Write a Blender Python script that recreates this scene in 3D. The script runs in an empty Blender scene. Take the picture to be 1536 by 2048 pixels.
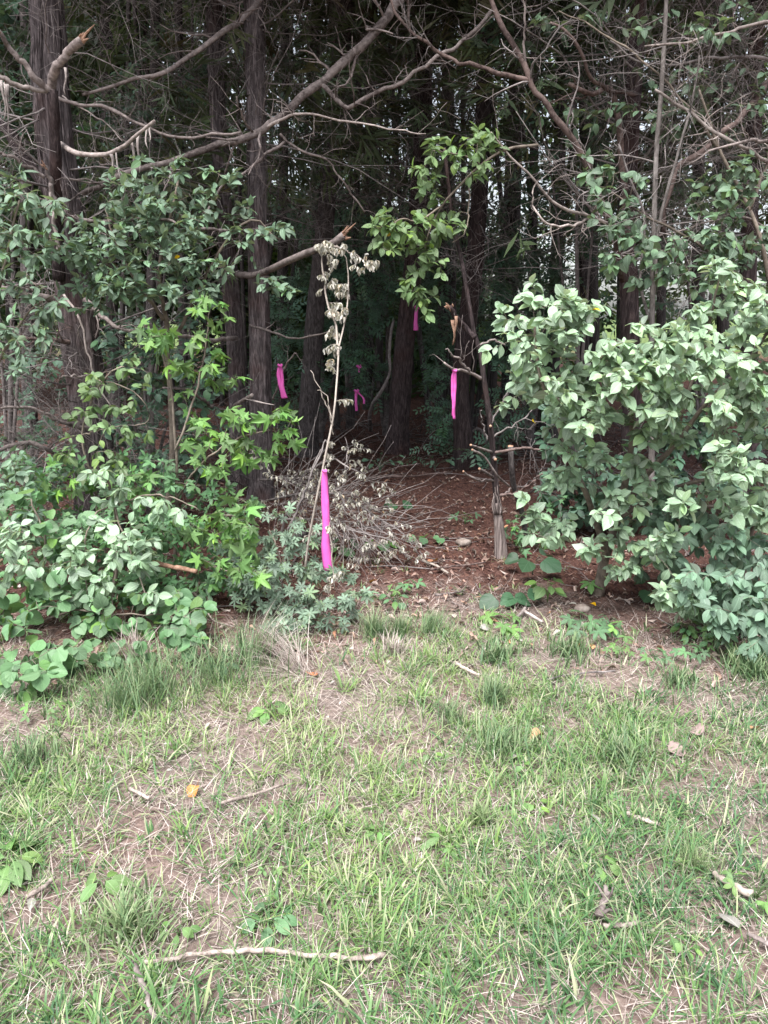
import bpy, math, random
import numpy as np
from mathutils import Matrix, Vector

# ------------------------------------------------------------------ camera, sky, sun, exposure
SC = bpy.context.scene
COL = SC.collection
F_PX, CAM_H, PITCH = 1450.0, 1.40, math.radians(15.0)
cam_d = bpy.data.cameras.new('camera')
cam = bpy.data.objects.new('camera', cam_d)
COL.objects.link(cam)
cam_d.sensor_fit = 'VERTICAL'
cam_d.sensor_height = 24.0
cam_d.lens = F_PX / 2048.0 * 24.0
cam_d.clip_start, cam_d.clip_end = 0.05, 2000.0
cam.location = (0, 0, CAM_H)
cam.rotation_euler = (math.pi / 2 - PITCH, 0, 0)
SC.camera = cam

SUN_EL, SUN_AZ = math.radians(66), math.radians(205)      # azimuth clockwise from +Y: behind the camera, a little left
world = bpy.data.worlds.new('World')
SC.world = world
world.use_nodes = True
wn, wl = world.node_tree.nodes, world.node_tree.links
bg = wn['Background']
sky = wn.new('ShaderNodeTexSky')
sky.sky_type = 'NISHITA'
sky.sun_disc = False
sky.sun_elevation = SUN_EL
sky.sun_rotation = SUN_AZ
sky.air_density, sky.dust_density, sky.ozone_density = 1.0, 3.0, 1.0
hs = wn.new('ShaderNodeHueSaturation')                    # thin high cloud: the blue is mostly washed out
hs.inputs['Saturation'].default_value = 0.35
wl.new(sky.outputs[0], hs.inputs['Color'])
wl.new(hs.outputs[0], bg.inputs['Color'])
bg.inputs['Strength'].default_value = 0.06

sun_d = bpy.data.lights.new('sun', 'SUN')
sun_d.energy, sun_d.angle, sun_d.color = 1.5, math.radians(32), (1.0, 0.985, 0.97)
sun = bpy.data.objects.new('sun', sun_d)
COL.objects.link(sun)
sdir = Vector((math.sin(SUN_AZ) * math.cos(SUN_EL), math.cos(SUN_AZ) * math.cos(SUN_EL), math.sin(SUN_EL)))
sun.rotation_euler = sdir.to_track_quat('Z', 'Y').to_euler()
sun.location = (0, -5, 12)

vs = SC.view_settings
vs.view_transform, vs.look, vs.gamma, vs.use_curve_mapping = 'Standard', 'None', 1.0, False
vs.exposure = 2.55
cy = SC.cycles
cy.max_bounces, cy.diffuse_bounces, cy.glossy_bounces, cy.transmission_bounces = 6, 4, 2, 4
cy.caustics_reflective = cy.caustics_refractive = False

# ------------------------------------------------------------------ helpers
RNG = np.random.default_rng(11)
RND = random.Random(5)
SP, CP = math.sin(PITCH), math.cos(PITCH)


def P(px, py, Y):
    """the point on the ray through a photo pixel at world depth Y"""
    u, v = (px - 768) / F_PX, (1024 - py) / F_PX
    d = np.array([u, CP + v * SP, -SP + v * CP])
    return np.array([0, 0, CAM_H]) + d * (Y / d[1])


def ypix(Y, z=0.0):
    """photo row at which height z stands at depth Y (straight ahead)"""
    a = math.atan2(CAM_H - z, Y) - PITCH
    return 1024 + F_PX * math.tan(a)


def PX(pts, Y):
    Ys = Y if isinstance(Y, (list, tuple)) else [Y] * len(pts)
    if len(Ys) == 2 and len(pts) != 2:
        Ys = np.linspace(Ys[0], Ys[1], len(pts))
    return np.array([P(x, y, q) for (x, y), q in zip(pts, Ys)])


def m_per_px(Y):
    return Y / F_PX * 1.02


def mpp(p):
    """metres per photo pixel at world points"""
    p = np.asarray(p)
    return (p[..., 1] * CP - (p[..., 2] - CAM_H) * SP) / F_PX


def vnoise(p, seed=0):
    """smooth value noise in [0,1] at points p (...,3)"""
    p = np.asarray(p, float)
    i = np.floor(p).astype(np.int64)
    f = p - i
    f = f * f * (3 - 2 * f)

    def h(a, b, c):
        n = (a * 374761393 + b * 668265263 + c * 2147483647 + seed * 1274126177) & 0x7FFFFFFF
        n = ((n ^ (n >> 13)) * 1274126177) & 0x7FFFFFFF
        return ((n ^ (n >> 16)) & 0xFFFF) / 65535.0
    r = 0
    for dx in (0, 1):
        for dy in (0, 1):
            for dz in (0, 1):
                w = (f[..., 0] if dx else 1 - f[..., 0]) * (f[..., 1] if dy else 1 - f[..., 1]) * (f[..., 2] if dz else 1 - f[..., 2])
                r = r + w * h(i[..., 0] + dx, i[..., 1] + dy, i[..., 2] + dz)
    return r


def n2(x, y, s, seed=0, oct=3):
    x, y = np.asarray(x, float), np.asarray(y, float)
    r, a, t = 0, 1.0, 0
    for k in range(oct):
        r = r + a * vnoise(np.stack([x * s, y * s, np.full_like(x, 3.7 * k)], -1), seed + k)
        t += a
        a *= .5
        s *= 2.1
    return r / t


def gz(x, y):
    """ground height"""
    x, y = np.asarray(x, float), np.asarray(y, float)
    near = np.clip((60 - np.hypot(x, y)) / 40, 0, 1)
    return ((n2(x, y, .9, 1) - .5) * .10 + (n2(x, y, 6, 2) - .5) * .03) * near


def gp(px, py):
    """the point of the ground seen at a photo pixel"""
    u, v = (px - 768) / F_PX, (1024 - py) / F_PX
    d = np.array([u, CP + v * SP, -SP + v * CP])
    t = -CAM_H / d[2]
    for _ in range(5):
        q = d * t
        t = (float(gz(q[0], q[1])) - CAM_H) / d[2]
    q = np.array([0, 0, CAM_H]) + d * t
    return q


def norm(v):
    return v / np.maximum(np.linalg.norm(v, axis=-1, keepdims=True), 1e-9)


def mesh(name, verts, quads=None, tris=None, mat=None, lf=None, smooth=True):
    me = bpy.data.meshes.new(name)
    verts = np.asarray(verts, np.float32)
    nq = 0 if quads is None else len(quads)
    nt = 0 if tris is None else len(tris)
    loops = np.concatenate([np.asarray(a, np.int32).ravel() for a in (quads, tris) if a is not None and len(a)])
    tot = np.concatenate([np.full(nq, 4, np.int32), np.full(nt, 3, np.int32)])
    st = np.concatenate([[0], np.cumsum(tot)[:-1]]).astype(np.int32)
    me.vertices.add(len(verts))
    me.vertices.foreach_set('co', verts.ravel())
    me.loops.add(len(loops))
    me.loops.foreach_set('vertex_index', loops)
    me.polygons.add(len(tot))
    me.polygons.foreach_set('loop_start', st)
    me.polygons.foreach_set('loop_total', tot)
    me.polygons.foreach_set('use_smooth', np.full(len(tot), smooth))
    me.update(calc_edges=True)
    if lf is not None:
        at = me.attributes.new('lf', 'FLOAT_VECTOR', 'POINT')
        at.data.foreach_set('vector', np.asarray(lf, np.float32).ravel())
    if mat:
        me.materials.append(mat)
    return me


def tag(o, label=None, cat=None, group=None, kind=None):
    if label: o['label'] = label
    if cat: o['category'] = cat
    if group: o['group'] = group
    if kind: o['kind'] = kind
    return o


class Thing:
    """an Empty at a thing's base that parents its parts; parts are given in world coordinates"""
    def __init__(self, name, base, label, cat, group=None):
        self.b = np.asarray(base, float)
        self.o = bpy.data.objects.new(name, None)
        self.o.empty_display_size = .1
        self.o.location = self.b
        COL.objects.link(self.o)
        tag(self.o, label, cat, group)

    def part(self, name, me_or_data, parent=None, kind=None, label=None):
        me = me_or_data
        o = bpy.data.objects.new(name, me)
        COL.objects.link(o)
        o.parent = parent or self.o
        if kind: o['kind'] = kind
        if label: o['label'] = label
        return o

    def tubes(self, name, Pl, Rl, k, mat, kind=None, parent=None, label=None):
        v, q, t = tubes(np.asarray(Pl) - self.b, Rl, k)
        return self.part(name, mesh(name, v, q, t, mat), parent, kind, label)


def single(name, me, loc, label, cat, group=None, kind=None):
    o = bpy.data.objects.new(name, me)
    o.location = loc
    COL.objects.link(o)
    return tag(o, label, cat, group, kind)


def tubes(Pl, Rl, k=4):
    """batch of m tubes with n rings each: (m,n,3),(m,n) -> verts, quads, tris (end caps)"""
    Pl, Rl = np.asarray(Pl, float), np.asarray(Rl, float)
    if Pl.ndim == 2:
        Pl, Rl = Pl[None], Rl[None]
    m, n, _ = Pl.shape
    T = norm(np.gradient(Pl, axis=1))
    D = norm(Pl[:, -1] - Pl[:, 0])
    ref = np.where(np.abs(D[:, 2:3]) < .75, np.array([[0, 0, 1.0]]), np.array([[1.0, .1, 0]]))
    A = norm(np.cross(T, ref[:, None, :]))
    B = np.cross(T, A)
    th = np.arange(k) * 2 * np.pi / k
    ring = A[:, :, None, :] * np.cos(th)[None, None, :, None] + B[:, :, None, :] * np.sin(th)[None, None, :, None]
    V = Pl[:, :, None, :] + ring * Rl[:, :, None, None]
    idx = np.arange(m * n * k).reshape(m, n, k)
    a, b = idx[:, :-1], idx[:, 1:]
    Q = np.stack([a, np.roll(a, -1, 2), np.roll(b, -1, 2), b], -1).reshape(-1, 4)
    tr = []
    for e in ((0, n - 1) if k > 3 else (n - 1,)):
        r = idx[:, e]
        for j in range(1, k - 1):
            tr.append(np.stack([r[:, 0], r[:, j], r[:, j + 1]] if e else [r[:, 0], r[:, j + 1], r[:, j]], -1))
    return V.reshape(-1, 3), Q, np.concatenate(tr)


def smooth(pts, n, vals=None):
    """Catmull-Rom through pts, n samples evenly spaced along the length; vals are carried along"""
    pts = np.asarray(pts, float)
    if vals is not None:
        pts = np.concatenate([pts, np.asarray(vals, float)[:, None]], 1)
    q = np.concatenate([[2 * pts[0] - pts[1]], pts, [2 * pts[-1] - pts[-2]]])
    out = []
    for i in range(len(pts) - 1):
        p0, p1, p2, p3 = q[i:i + 4]
        for t in np.linspace(0, 1, 12, endpoint=False):
            out.append(.5 * ((2 * p1) + (-p0 + p2) * t + (2 * p0 - 5 * p1 + 4 * p2 - p3) * t * t + (-p0 + 3 * p1 - 3 * p2 + p3) * t ** 3))
    out.append(pts[-1])
    out = np.array(out)
    d = np.concatenate([[0], np.cumsum(np.linalg.norm(np.diff(out[:, :3], axis=0), axis=1))])
    s = np.linspace(0, d[-1], n)
    r = np.stack([np.interp(s, d, out[:, c]) for c in range(out.shape[1])], 1)
    return (r[:, :3], r[:, 3]) if vals is not None else r


def wiggle(p, amp, seed):
    """small crookedness along a polyline"""
    s = np.arange(len(p))[:, None] * .55
    off = np.stack([vnoise(np.concatenate([s, np.full_like(s, seed * 7.3 + c * 3.1), s * 0], 1), c) - .5 for c in range(3)], 1)
    w = np.minimum(1, np.arange(len(p)) / 3)[:, None]
    return p + off * 2 * amp * w


def grow(Pl, Rl, c, lo, hi, ang=(35, 80), wig=.25, bias=(0, 0, 0), t0=.15, t1=.97, n=5, rr=.55, rng=RNG, rmin=.0009):
    """c side twigs on each polyline"""
    m, N, _ = Pl.shape
    M = m * c
    par = np.repeat(np.arange(m), c)
    t = rng.uniform(t0, t1, M) * (N - 1)
    i = np.minimum(t.astype(int), N - 2)
    f = (t - i)[:, None]
    p0 = Pl[par, i] * (1 - f) + Pl[par, i + 1] * f
    r0 = Rl[par, i] * (1 - f[:, 0]) + Rl[par, i + 1] * f[:, 0]
    T = norm(Pl[par, i + 1] - Pl[par, i])
    side = norm(np.cross(T, rng.normal(size=(M, 3))))
    a = np.radians(rng.uniform(*ang, M))[:, None]
    d = norm(T * np.cos(a) + side * np.sin(a) + np.asarray(bias))
    L = rng.uniform(lo, hi, M)
    pts = [p0]
    for k in range(n - 1):
        d = norm(d + rng.normal(size=(M, 3)) * wig + np.asarray(bias) * .35)
        pts.append(pts[-1] + d * (L / (n - 1))[:, None])
    Pn = np.stack(pts, 1)
    taper = np.linspace(1, .35, n)[None]
    Rn = np.maximum(r0[:, None] * rr * taper, rmin)
    return Pn, Rn


# ------------------------------------------------------------------ materials
def nodes(name):
    m = bpy.data.materials.new(name)
    m.use_nodes = True
    nt = m.node_tree
    for n in list(nt.nodes):
        if n.type != 'OUTPUT_MATERIAL':
            nt.nodes.remove(n)
    return m, nt, nt.nodes['Material Output']


class NT:
    def __init__(self, nt):
        self.nt = nt

    def n(self, t, ins=None, **kw):
        x = self.nt.nodes.new(t)
        for k, v in kw.items():
            setattr(x, k, v)
        for k, v in (ins or {}).items():
            if isinstance(v, bpy.types.NodeSocket):
                self.nt.links.new(v, x.inputs[k])
            else:
                x.inputs[k].default_value = v
        return x

    def math(self, op, a, b=None, c=None):
        ins = {0: a}
        if b is not None: ins[1] = b
        if c is not None: ins[2] = c
        return self.n('ShaderNodeMath', ins, operation=op).outputs[0]

    def rng(self, v, a, b, c, d):
        return self.n('ShaderNodeMapRange', {0: v, 1: a, 2: b, 3: c, 4: d}).outputs[0]

    def mix(self, f, a, b, mode='MIX'):
        return self.n('ShaderNodeMix', {0: f, 6: a, 7: b}, data_type='RGBA', blend_type=mode).outputs[2]

    def noise(self, vec, scale, detail=4, rough=.6, dist=0.0):
        return self.n('ShaderNodeTexNoise', {'Vector': vec, 'Scale': scale, 'Detail': detail, 'Roughness': rough, 'Distortion': dist}).outputs[0]

    def ramp(self, f, stops):
        r = self.n('ShaderNodeValToRGB', {0: f})
        e = r.color_ramp.elements
        while len(e) < len(stops):
            e.new(.5)
        for k, (p, c) in zip(e, stops):
            k.position, k.color = p, (*c, 1)
        return r.outputs[0]


def c4(c):
    return (c[0], c[1], c[2], 1.0)


def leaf_mat(name, top, under=None, odd=None, var=.35, transl=.25, rough=.5, spec=.35, veins=True, blotch=.25):
    """two-sided leaf: colour differs leaf by leaf, paler midrib and side veins, some light shines through"""
    m, nt, out = nodes(name)
    g = NT(nt)
    under = under or [min(1, c * 1.25 + .02) for c in top]
    at = g.n('ShaderNodeAttribute', attribute_name='lf', attribute_type='GEOMETRY')
    sep = g.n('ShaderNodeSeparateXYZ', {0: at.outputs['Vector']})
    oi = g.n('ShaderNodeObjectInfo')
    r = g.math('FRACT', g.math('ADD', oi.outputs['Random'], sep.outputs[0]))
    r2 = g.math('FRACT', g.math('MULTIPLY', r, 7.31))
    geo = g.n('ShaderNodeNewGeometry')
    base = g.mix(geo.outputs['Backfacing'], c4(top), c4(under))
    if odd:
        base = g.mix(g.rng(r2, .80, 1.0, 0, .8), base, c4(odd))
    hsv = g.n('ShaderNodeHueSaturation', {'Hue': g.rng(r2, 0, 1, .488, .512), 'Saturation': g.rng(r, 0, 1, .85, 1.12), 'Value': g.rng(r, 0, 1, 1 - var, 1 + var), 'Color': base})
    col = hsv.outputs[0]
    ob = g.n('ShaderNodeTexCoord').outputs['Object']
    nz = g.noise(ob, 35, 3)
    col = g.mix(g.rng(nz, .35, .75, 0, blotch), col, g.mix(1.0, col, (.75, .78, .6, 1), 'MULTIPLY'))
    ins = {'Roughness': rough, 'Specular IOR Level': spec}
    if veins:
        mid = sep.outputs[1]
        ln = sep.outputs[2]
        rib = g.rng(mid, .86, .97, 0, 1)
        w = g.math('SINE', g.math('MULTIPLY', g.math('SUBTRACT', g.math('MULTIPLY', ln, 7.0), g.math('MULTIPLY', g.math('SUBTRACT', 1.0, mid), 2.2)), 6.283))
        sv = g.rng(w, .75, 1, 0, .45)
        v = g.math('MAXIMUM', rib, sv)
        col = g.mix(g.math('MULTIPLY', v, .32), col, c4([min(1, c * 1.9 + .05) for c in top]))
        bump = g.n('ShaderNodeBump', {'Height': g.math('MULTIPLY', v, -1.0), 'Strength': .35, 'Distance': .002})
        ins['Normal'] = bump.outputs[0]
    ins['Base Color'] = col
    pb = g.n('ShaderNodeBsdfPrincipled', ins)
    tr = g.n('ShaderNodeBsdfTranslucent', {'Color': g.mix(1.0, col, (1.0, 1.0, .55, 1), 'MULTIPLY')})
    mx = g.n('ShaderNodeMixShader', {0: transl, 1: pb.outputs[0], 2: tr.outputs[0]})
    nt.links.new(mx.outputs[0], out.inputs[0])
    return m


def bark_mat(name, dark, light, scale=(16, 16, 1.1), bump=.9, red=None):
    m, nt, out = nodes(name)
    g = NT(nt)
    tc = g.n('ShaderNodeTexCoord').outputs['Object']
    mp = g.n('ShaderNodeMapping', {'Vector': tc, 'Scale': scale}).outputs[0]
    a = g.noise(mp, 2.2, 6, .65, 1.1)
    mp2 = g.n('ShaderNodeMapping', {'Vector': tc, 'Scale': (scale[0] * 3.5, scale[1] * 3.5, scale[2] * 2)}).outputs[0]
    b = g.noise(mp2, 2.0, 5, .7)
    big = g.noise(tc, 2.3, 3)
    f = g.math('ADD', g.math('MULTIPLY', a, .65), g.math('MULTIPLY', b, .4))
    col = g.ramp(f, [(.38, dark), (.53, [d * .6 + l * .4 for d, l in zip(dark, light)]), (.64, light)])
    if red:
        col = g.mix(g.rng(big, .5, .7, 0, .75), col, g.mix(g.rng(f, .35, .65, 0, 1), c4([c * .4 for c in red]), c4(red)))
    oi = g.n('ShaderNodeObjectInfo').outputs['Random']
    col = g.n('ShaderNodeHueSaturation', {'Value': g.rng(oi, 0, 1, .8, 1.2), 'Color': col}).outputs[0]
    bp = g.n('ShaderNodeBump', {'Height': f, 'Strength': bump, 'Distance': .02})
    pb = g.n('ShaderNodeBsdfPrincipled', {'Base Color': col, 'Roughness': .9, 'Specular IOR Level': .15, 'Normal': bp.outputs[0]})
    nt.links.new(pb.outputs[0], out.inputs[0])
    return m


def stick_mat(name, dark, light, scale=40):
    m, nt, out = nodes(name)
    g = NT(nt)
    tc = g.n('ShaderNodeTexCoord').outputs['Object']
    a = g.noise(tc, scale, 5, .65)
    b = g.noise(tc, scale * .12, 3)
    f = g.math('ADD', g.math('MULTIPLY', a, .55), g.math('MULTIPLY', b, .5))
    oi = g.n('ShaderNodeObjectInfo').outputs['Random']
    col = g.n('ShaderNodeHueSaturation', {'Value': g.rng(oi, 0, 1, .75, 1.25), 'Color': g.ramp(f, [(.40, dark), (.64, light)])}).outputs[0]
    bp = g.n('ShaderNodeBump', {'Height': a, 'Strength': .5, 'Distance': .004})
    pb = g.n('ShaderNodeBsdfPrincipled', {'Base Color': col, 'Roughness': .85, 'Specular IOR Level': .2, 'Normal': bp.outputs[0]})
    nt.links.new(pb.outputs[0], out.inputs[0])
    return m


def blade_mat(name, stops, tip=None, transl=.3, patch=None):
    """grass: one colour per blade from a ramp, drier tips"""
    m, nt, out = nodes(name)
    g = NT(nt)
    at = g.n('ShaderNodeAttribute', attribute_name='lf', attribute_type='GEOMETRY')
    sep = g.n('ShaderNodeSeparateXYZ', {0: at.outputs['Vector']})
    col = g.ramp(sep.outputs[0], stops)
    if tip:
        col = g.mix(g.math('MULTIPLY', g.rng(sep.outputs[2], .55, 1, 0, .8), sep.outputs[1]), col, c4(tip))
    pb = g.n('ShaderNodeBsdfPrincipled', {'Base Color': col, 'Roughness': .55, 'Specular IOR Level': .3})
    tr = g.n('ShaderNodeBsdfTranslucent', {'Color': col})
    mx = g.n('ShaderNodeMixShader', {0: transl, 1: pb.outputs[0], 2: tr.outputs[0]})
    nt.links.new(mx.outputs[0], out.inputs[0])
    return m


def plain_mat(name, col, rough=.6, transl=0.0, spec=.3):
    m, nt, out = nodes(name)
    g = NT(nt)
    pb = g.n('ShaderNodeBsdfPrincipled', {'Base Color': c4(col), 'Roughness': rough, 'Specular IOR Level': spec})
    if transl:
        tr = g.n('ShaderNodeBsdfTranslucent', {'Color': c4(col)})
        pb = g.n('ShaderNodeMixShader', {0: transl, 1: pb.outputs[0], 2: tr.outputs[0]})
    nt.links.new(pb.outputs[0], out.inputs[0])
    return m


def lawn_edge(x):
    """depth at which the mown grass gives way to the bare woodland floor"""
    return 2.95 + .25 * np.sin(x * 1.9 + .6) - .10 * np.abs(x)


def ground_mat():
    m, nt, out = nodes('ground_soil')
    g = NT(nt)
    tc = g.n('ShaderNodeTexCoord').outputs['Object']
    fine = g.noise(tc, 60, 6, .7)
    mid = g.noise(tc, 9, 5, .6)
    big = g.noise(tc, 2.2, 4, .55)
    mp = g.n('ShaderNodeMapping', {'Vector': tc, 'Scale': (70, 22, 40), 'Rotation': (0, 0, .5)}).outputs[0]
    chips = g.n('ShaderNodeTexVoronoi', {'Vector': mp, 'Scale': 1.0}, feature='F1')
    litter = g.ramp(g.math('ADD', g.math('MULTIPLY', fine, .7), g.math('MULTIPLY', mid, .35)), [(.36, (.012, .007, .006)), (.50, (.060, .029, .024)), (.62, (.13, .070, .058)), (.8, (.26, .18, .155))])
    csep = g.n('ShaderNodeSeparateXYZ', {0: chips.outputs['Color']})
    litter = g.mix(g.rng(csep.outputs[0], .6, 1, 0, .5), litter, (.17, .085, .06, 1))
    thatch = g.ramp(g.math('ADD', g.math('MULTIPLY', fine, .6), g.math('MULTIPLY', mid, .45)), [(.34, (.055, .043, .038)), (.52, (.19, .148, .130)), (.8, (.40, .335, .30))])
    thatch = g.mix(g.rng(big, .42, .62, 0, .6), thatch, g.ramp(fine, [(.3, (.10, .058, .050)), (.75, (.32, .225, .195))]))
    sx = g.n('ShaderNodeSeparateXYZ', {0: tc})
    x, y = sx.outputs[0], sx.outputs[1]
    edge = g.math('ADD', 2.95, g.math('SUBTRACT', g.math('MULTIPLY', g.math('SINE', g.math('ADD', g.math('MULTIPLY', x, 1.9), .6)), .25), g.math('MULTIPLY', g.math('ABSOLUTE', x), .10)))
    dd = g.math('ADD', g.math('SUBTRACT', y, edge), g.math('MULTIPLY', g.math('SUBTRACT', g.noise(tc, 4, 6, .7), .5), 1.8))
    col = g.mix(g.rng(dd, -.1, .75, 0, 1), thatch, litter)
    far = g.rng(y, 24, 40, 0, 1)
    col = g.mix(far, col, (.10, .14, .05, 1))
    bp = g.n('ShaderNodeBump', {'Height': g.math('ADD', g.math('MULTIPLY', chips.outputs['Distance'], -.4), fine), 'Strength': .8, 'Distance': .02})
    pb = g.n('ShaderNodeBsdfPrincipled', {'Base Color': col, 'Roughness': .95, 'Specular IOR Level': .1, 'Normal': bp.outputs[0]})
    nt.links.new(pb.outputs[0], out.inputs[0])
    return m


M = {}
M['silver'] = leaf_mat('silvery_leaf', (.250, .360, .240), (.36, .42, .36), (.31, .42, .20), var=.42, rough=.45, spec=.45)
M['silver_dark'] = leaf_mat('dull_silver_leaf', (.135, .215, .150), (.20, .26, .20), var=.3, rough=.5)
M['olive_leaf'] = leaf_mat('olive_shrub_leaf', (.145, .220, .152), (.21, .27, .19), (.13, .22, .09), var=.38)
M['tangle_leaf'] = leaf_mat('tangle_leaf', (.110, .175, .110), (.16, .21, .14), (.13, .20, .08), var=.4)
M['gum'] = leaf_mat('star_leaf', (.125, .240, .078), (.17, .28, .11), (.24, .36, .08), var=.45, transl=.35)
M['round'] = leaf_mat('round_leaf', (.125, .230, .115), (.15, .25, .11), (.16, .26, .05), var=.3, transl=.3)
M['privet'] = leaf_mat('narrow_grey_leaf', (.155, .220, .162), (.20, .26, .18), (.16, .22, .09), var=.32)
M['hang'] = leaf_mat('hanging_green_leaf', (.165, .255, .118), (.20, .29, .15), (.22, .30, .06), var=.28, transl=.35)
M['creeper'] = leaf_mat('creeper_leaf', (.095, .190, .092), (.14, .24, .10), (.14, .26, .05), var=.3, transl=.3)
M['weed'] = leaf_mat('weed_leaf', (.125, .225, .078), (.18, .28, .11), (.20, .30, .06), var=.3, transl=.3)
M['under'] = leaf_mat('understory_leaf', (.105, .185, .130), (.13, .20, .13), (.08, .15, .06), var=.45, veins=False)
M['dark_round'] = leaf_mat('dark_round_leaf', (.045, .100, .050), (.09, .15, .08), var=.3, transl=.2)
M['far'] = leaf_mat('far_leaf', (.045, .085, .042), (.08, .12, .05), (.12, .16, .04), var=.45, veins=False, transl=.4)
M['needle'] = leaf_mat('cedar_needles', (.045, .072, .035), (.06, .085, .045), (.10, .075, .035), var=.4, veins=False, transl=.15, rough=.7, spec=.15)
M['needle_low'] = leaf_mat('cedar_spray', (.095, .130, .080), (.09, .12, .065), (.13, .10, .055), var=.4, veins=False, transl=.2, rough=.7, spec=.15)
M['wither'] = leaf_mat('withered_leaf', (.50, .475, .43), (.56, .54, .50), (.44, .32, .24), var=.35, veins=False, transl=.2, rough=.8, spec=.1)
M['litter_leaf'] = leaf_mat('dead_litter_leaf', (.26, .185, .155), (.34, .27, .24), (.20, .095, .07), var=.5, veins=False, transl=.1, rough=.85, spec=.1)
M['fallen_tan'] = leaf_mat('fallen_tan_leaf', (.42, .24, .13), (.40, .27, .17), var=.3, transl=.1, rough=.75)
M['fallen_pale'] = leaf_mat('fallen_pale_leaf', (.36, .34, .31), (.44, .42, .39), var=.25, transl=.15, rough=.7)
M['fallen_orange'] = leaf_mat('fallen_orange_leaf', (.42, .19, .085), (.38, .20, .10), var=.2, transl=.15, rough=.7)
M['fallen_grey'] = leaf_mat('fallen_grey_leaf', (.22, .17, .16), (.26, .21, .2), var=.2, transl=.1, rough=.75)
M['yellow'] = leaf_mat('yellow_leaf', (.75, .45, .02), (.7, .45, .05), var=.15, transl=.25)
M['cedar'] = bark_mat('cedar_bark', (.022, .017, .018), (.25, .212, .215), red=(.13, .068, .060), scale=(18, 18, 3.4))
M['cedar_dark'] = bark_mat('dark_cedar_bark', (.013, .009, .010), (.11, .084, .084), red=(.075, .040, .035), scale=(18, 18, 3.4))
M['grey_bark'] = bark_mat('grey_bark', (.028, .023, .023), (.16, .14, .138), scale=(20, 20, 5))
M['grey_stem'] = bark_mat('smooth_grey_stem', (.075, .065, .060), (.24, .215, .205), scale=(10, 10, 4), bump=.2)
M['far_bark'] = bark_mat('far_bark', (.016, .014, .014), (.105, .092, .090))
M['peeled'] = bark_mat('weathered_bare_wood', (.05, .035, .032), (.56, .47, .44), scale=(30, 30, 1.0))
M['limb'] = stick_mat('limb_bark', (.060, .046, .043), (.28, .235, .222))
M['limb_red'] = stick_mat('red_limb_bark', (.036, .023, .021), (.185, .135, .122))
M['bleached'] = stick_mat('bleached_wood', (.13, .105, .097), (.42, .36, .335))
M['ground_stick'] = stick_mat('weathered_stick', (.10, .078, .068), (.40, .335, .30), 70)
M['twig'] = stick_mat('dead_twig', (.075, .064, .062), (.30, .265, .257), 25)
M['twig_dark'] = stick_mat('dark_dead_twig', (.045, .038, .037), (.20, .175, .168), 25)
M['twig_pale'] = stick_mat('pale_dead_twig', (.16, .135, .118), (.38, .33, .29), 25)
M['green_twig'] = stick_mat('shrub_stem', (.075, .060, .048), (.24, .20, .165), 25)
M['cut'] = stick_mat('fresh_cut_wood', (.30, .16, .10), (.52, .35, .25), 60)
M['splinter'] = stick_mat('splintered_wood', (.15, .075, .048), (.42, .27, .195), 50)
M['strip'] = stick_mat('peeling_bark_strip', (.14, .115, .108), (.42, .37, .35), 30)
M['pink'] = plain_mat('pink_flagging_tape', (.88, .17, .60), .45, .3, .4)
M['grass'] = blade_mat('lawn_grass', [(0, (.054, .122, .060)), (.3, (.090, .190, .074)), (.6, (.148, .258, .086)), (.82, (.225, .325, .10)), (1, (.42, .42, .29))], (.50, .46, .36))
M['tuft'] = blade_mat('tall_grass', [(0, (.085, .150, .085)), (.5, (.14, .225, .11)), (1, (.24, .31, .15))], (.48, .44, .33))
M['straw'] = blade_mat('dry_straw', [(0, (.17, .135, .125)), (.4, (.38, .315, .285)), (.8, (.56, .49, .45)), (1, (.68, .62, .58))], None, .2)
M['litter'] = blade_mat('woodland_litter', [(0, (.018, .009, .008)), (.35, (.070, .031, .025)), (.60, (.15, .078, .062)), (.80, (.30, .20, .17)), (1, (.52, .45, .41))], None, .05)
M['ground'] = ground_mat()
M['stone'] = stick_mat('field_stone', (.16, .12, .10), (.42, .36, .32), 30)


# ------------------------------------------------------------------ leaf shapes (unit length along +X, normal +Z)
def lf_oval(w=.27, curl=.12, fold=.10, rnd=.0, peak=.45, st=5, wave=0.0, seed=0):
    """pointed oval leaf with a folded midrib: v, f, lf(rnd, mid, len)"""
    v, lf, f = [(0, 0, 0)], [(rnd, 1, 0)], []
    rr = random.Random(seed)
    xs = [(k + 1) / (st + 1) for k in range(st)]
    for x in xs:
        hw = w * math.sin(math.pi * (x ** (math.log(.5) / math.log(peak)))) ** .8
        z = -curl * x * x + .03 * math.sin(x * 3)
        zz = z + fold * hw * 2 + wave * rr.uniform(-1, 1)
        z2 = z + fold * hw * 2 + wave * rr.uniform(-1, 1)
        v += [(x, 0, z), (x, hw, zz), (x, -hw, z2)]
        lf += [(rnd, 1, x), (rnd, 0, x), (rnd, 0, x)]
    v.append((1, 0, -curl))
    lf.append((rnd, 1, 1))
    f += [(0, 1, 2), (0, 3, 1)]
    for k in range(st - 1):
        a, b = 1 + 3 * k, 4 + 3 * k
        f += [(a, b, b + 1), (a, b + 1, a + 1), (a, a + 2, b + 2), (a, b + 2, b)]
    a, t = 1 + 3 * (st - 1), len(v) - 1
    f += [(a, t, a + 1), (a, a + 2, t)]
    # short stalk
    n = len(v)
    v += [(-.12, 0, .03), (-.12, .012, .03), (.02, .012, 0)]
    lf += [(rnd, 1, 0)] * 3
    f += [(n, 0, n + 2), (n, n + 2, n + 1)]
    return np.array(v, float), np.array(f), np.array(lf, float)


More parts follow.
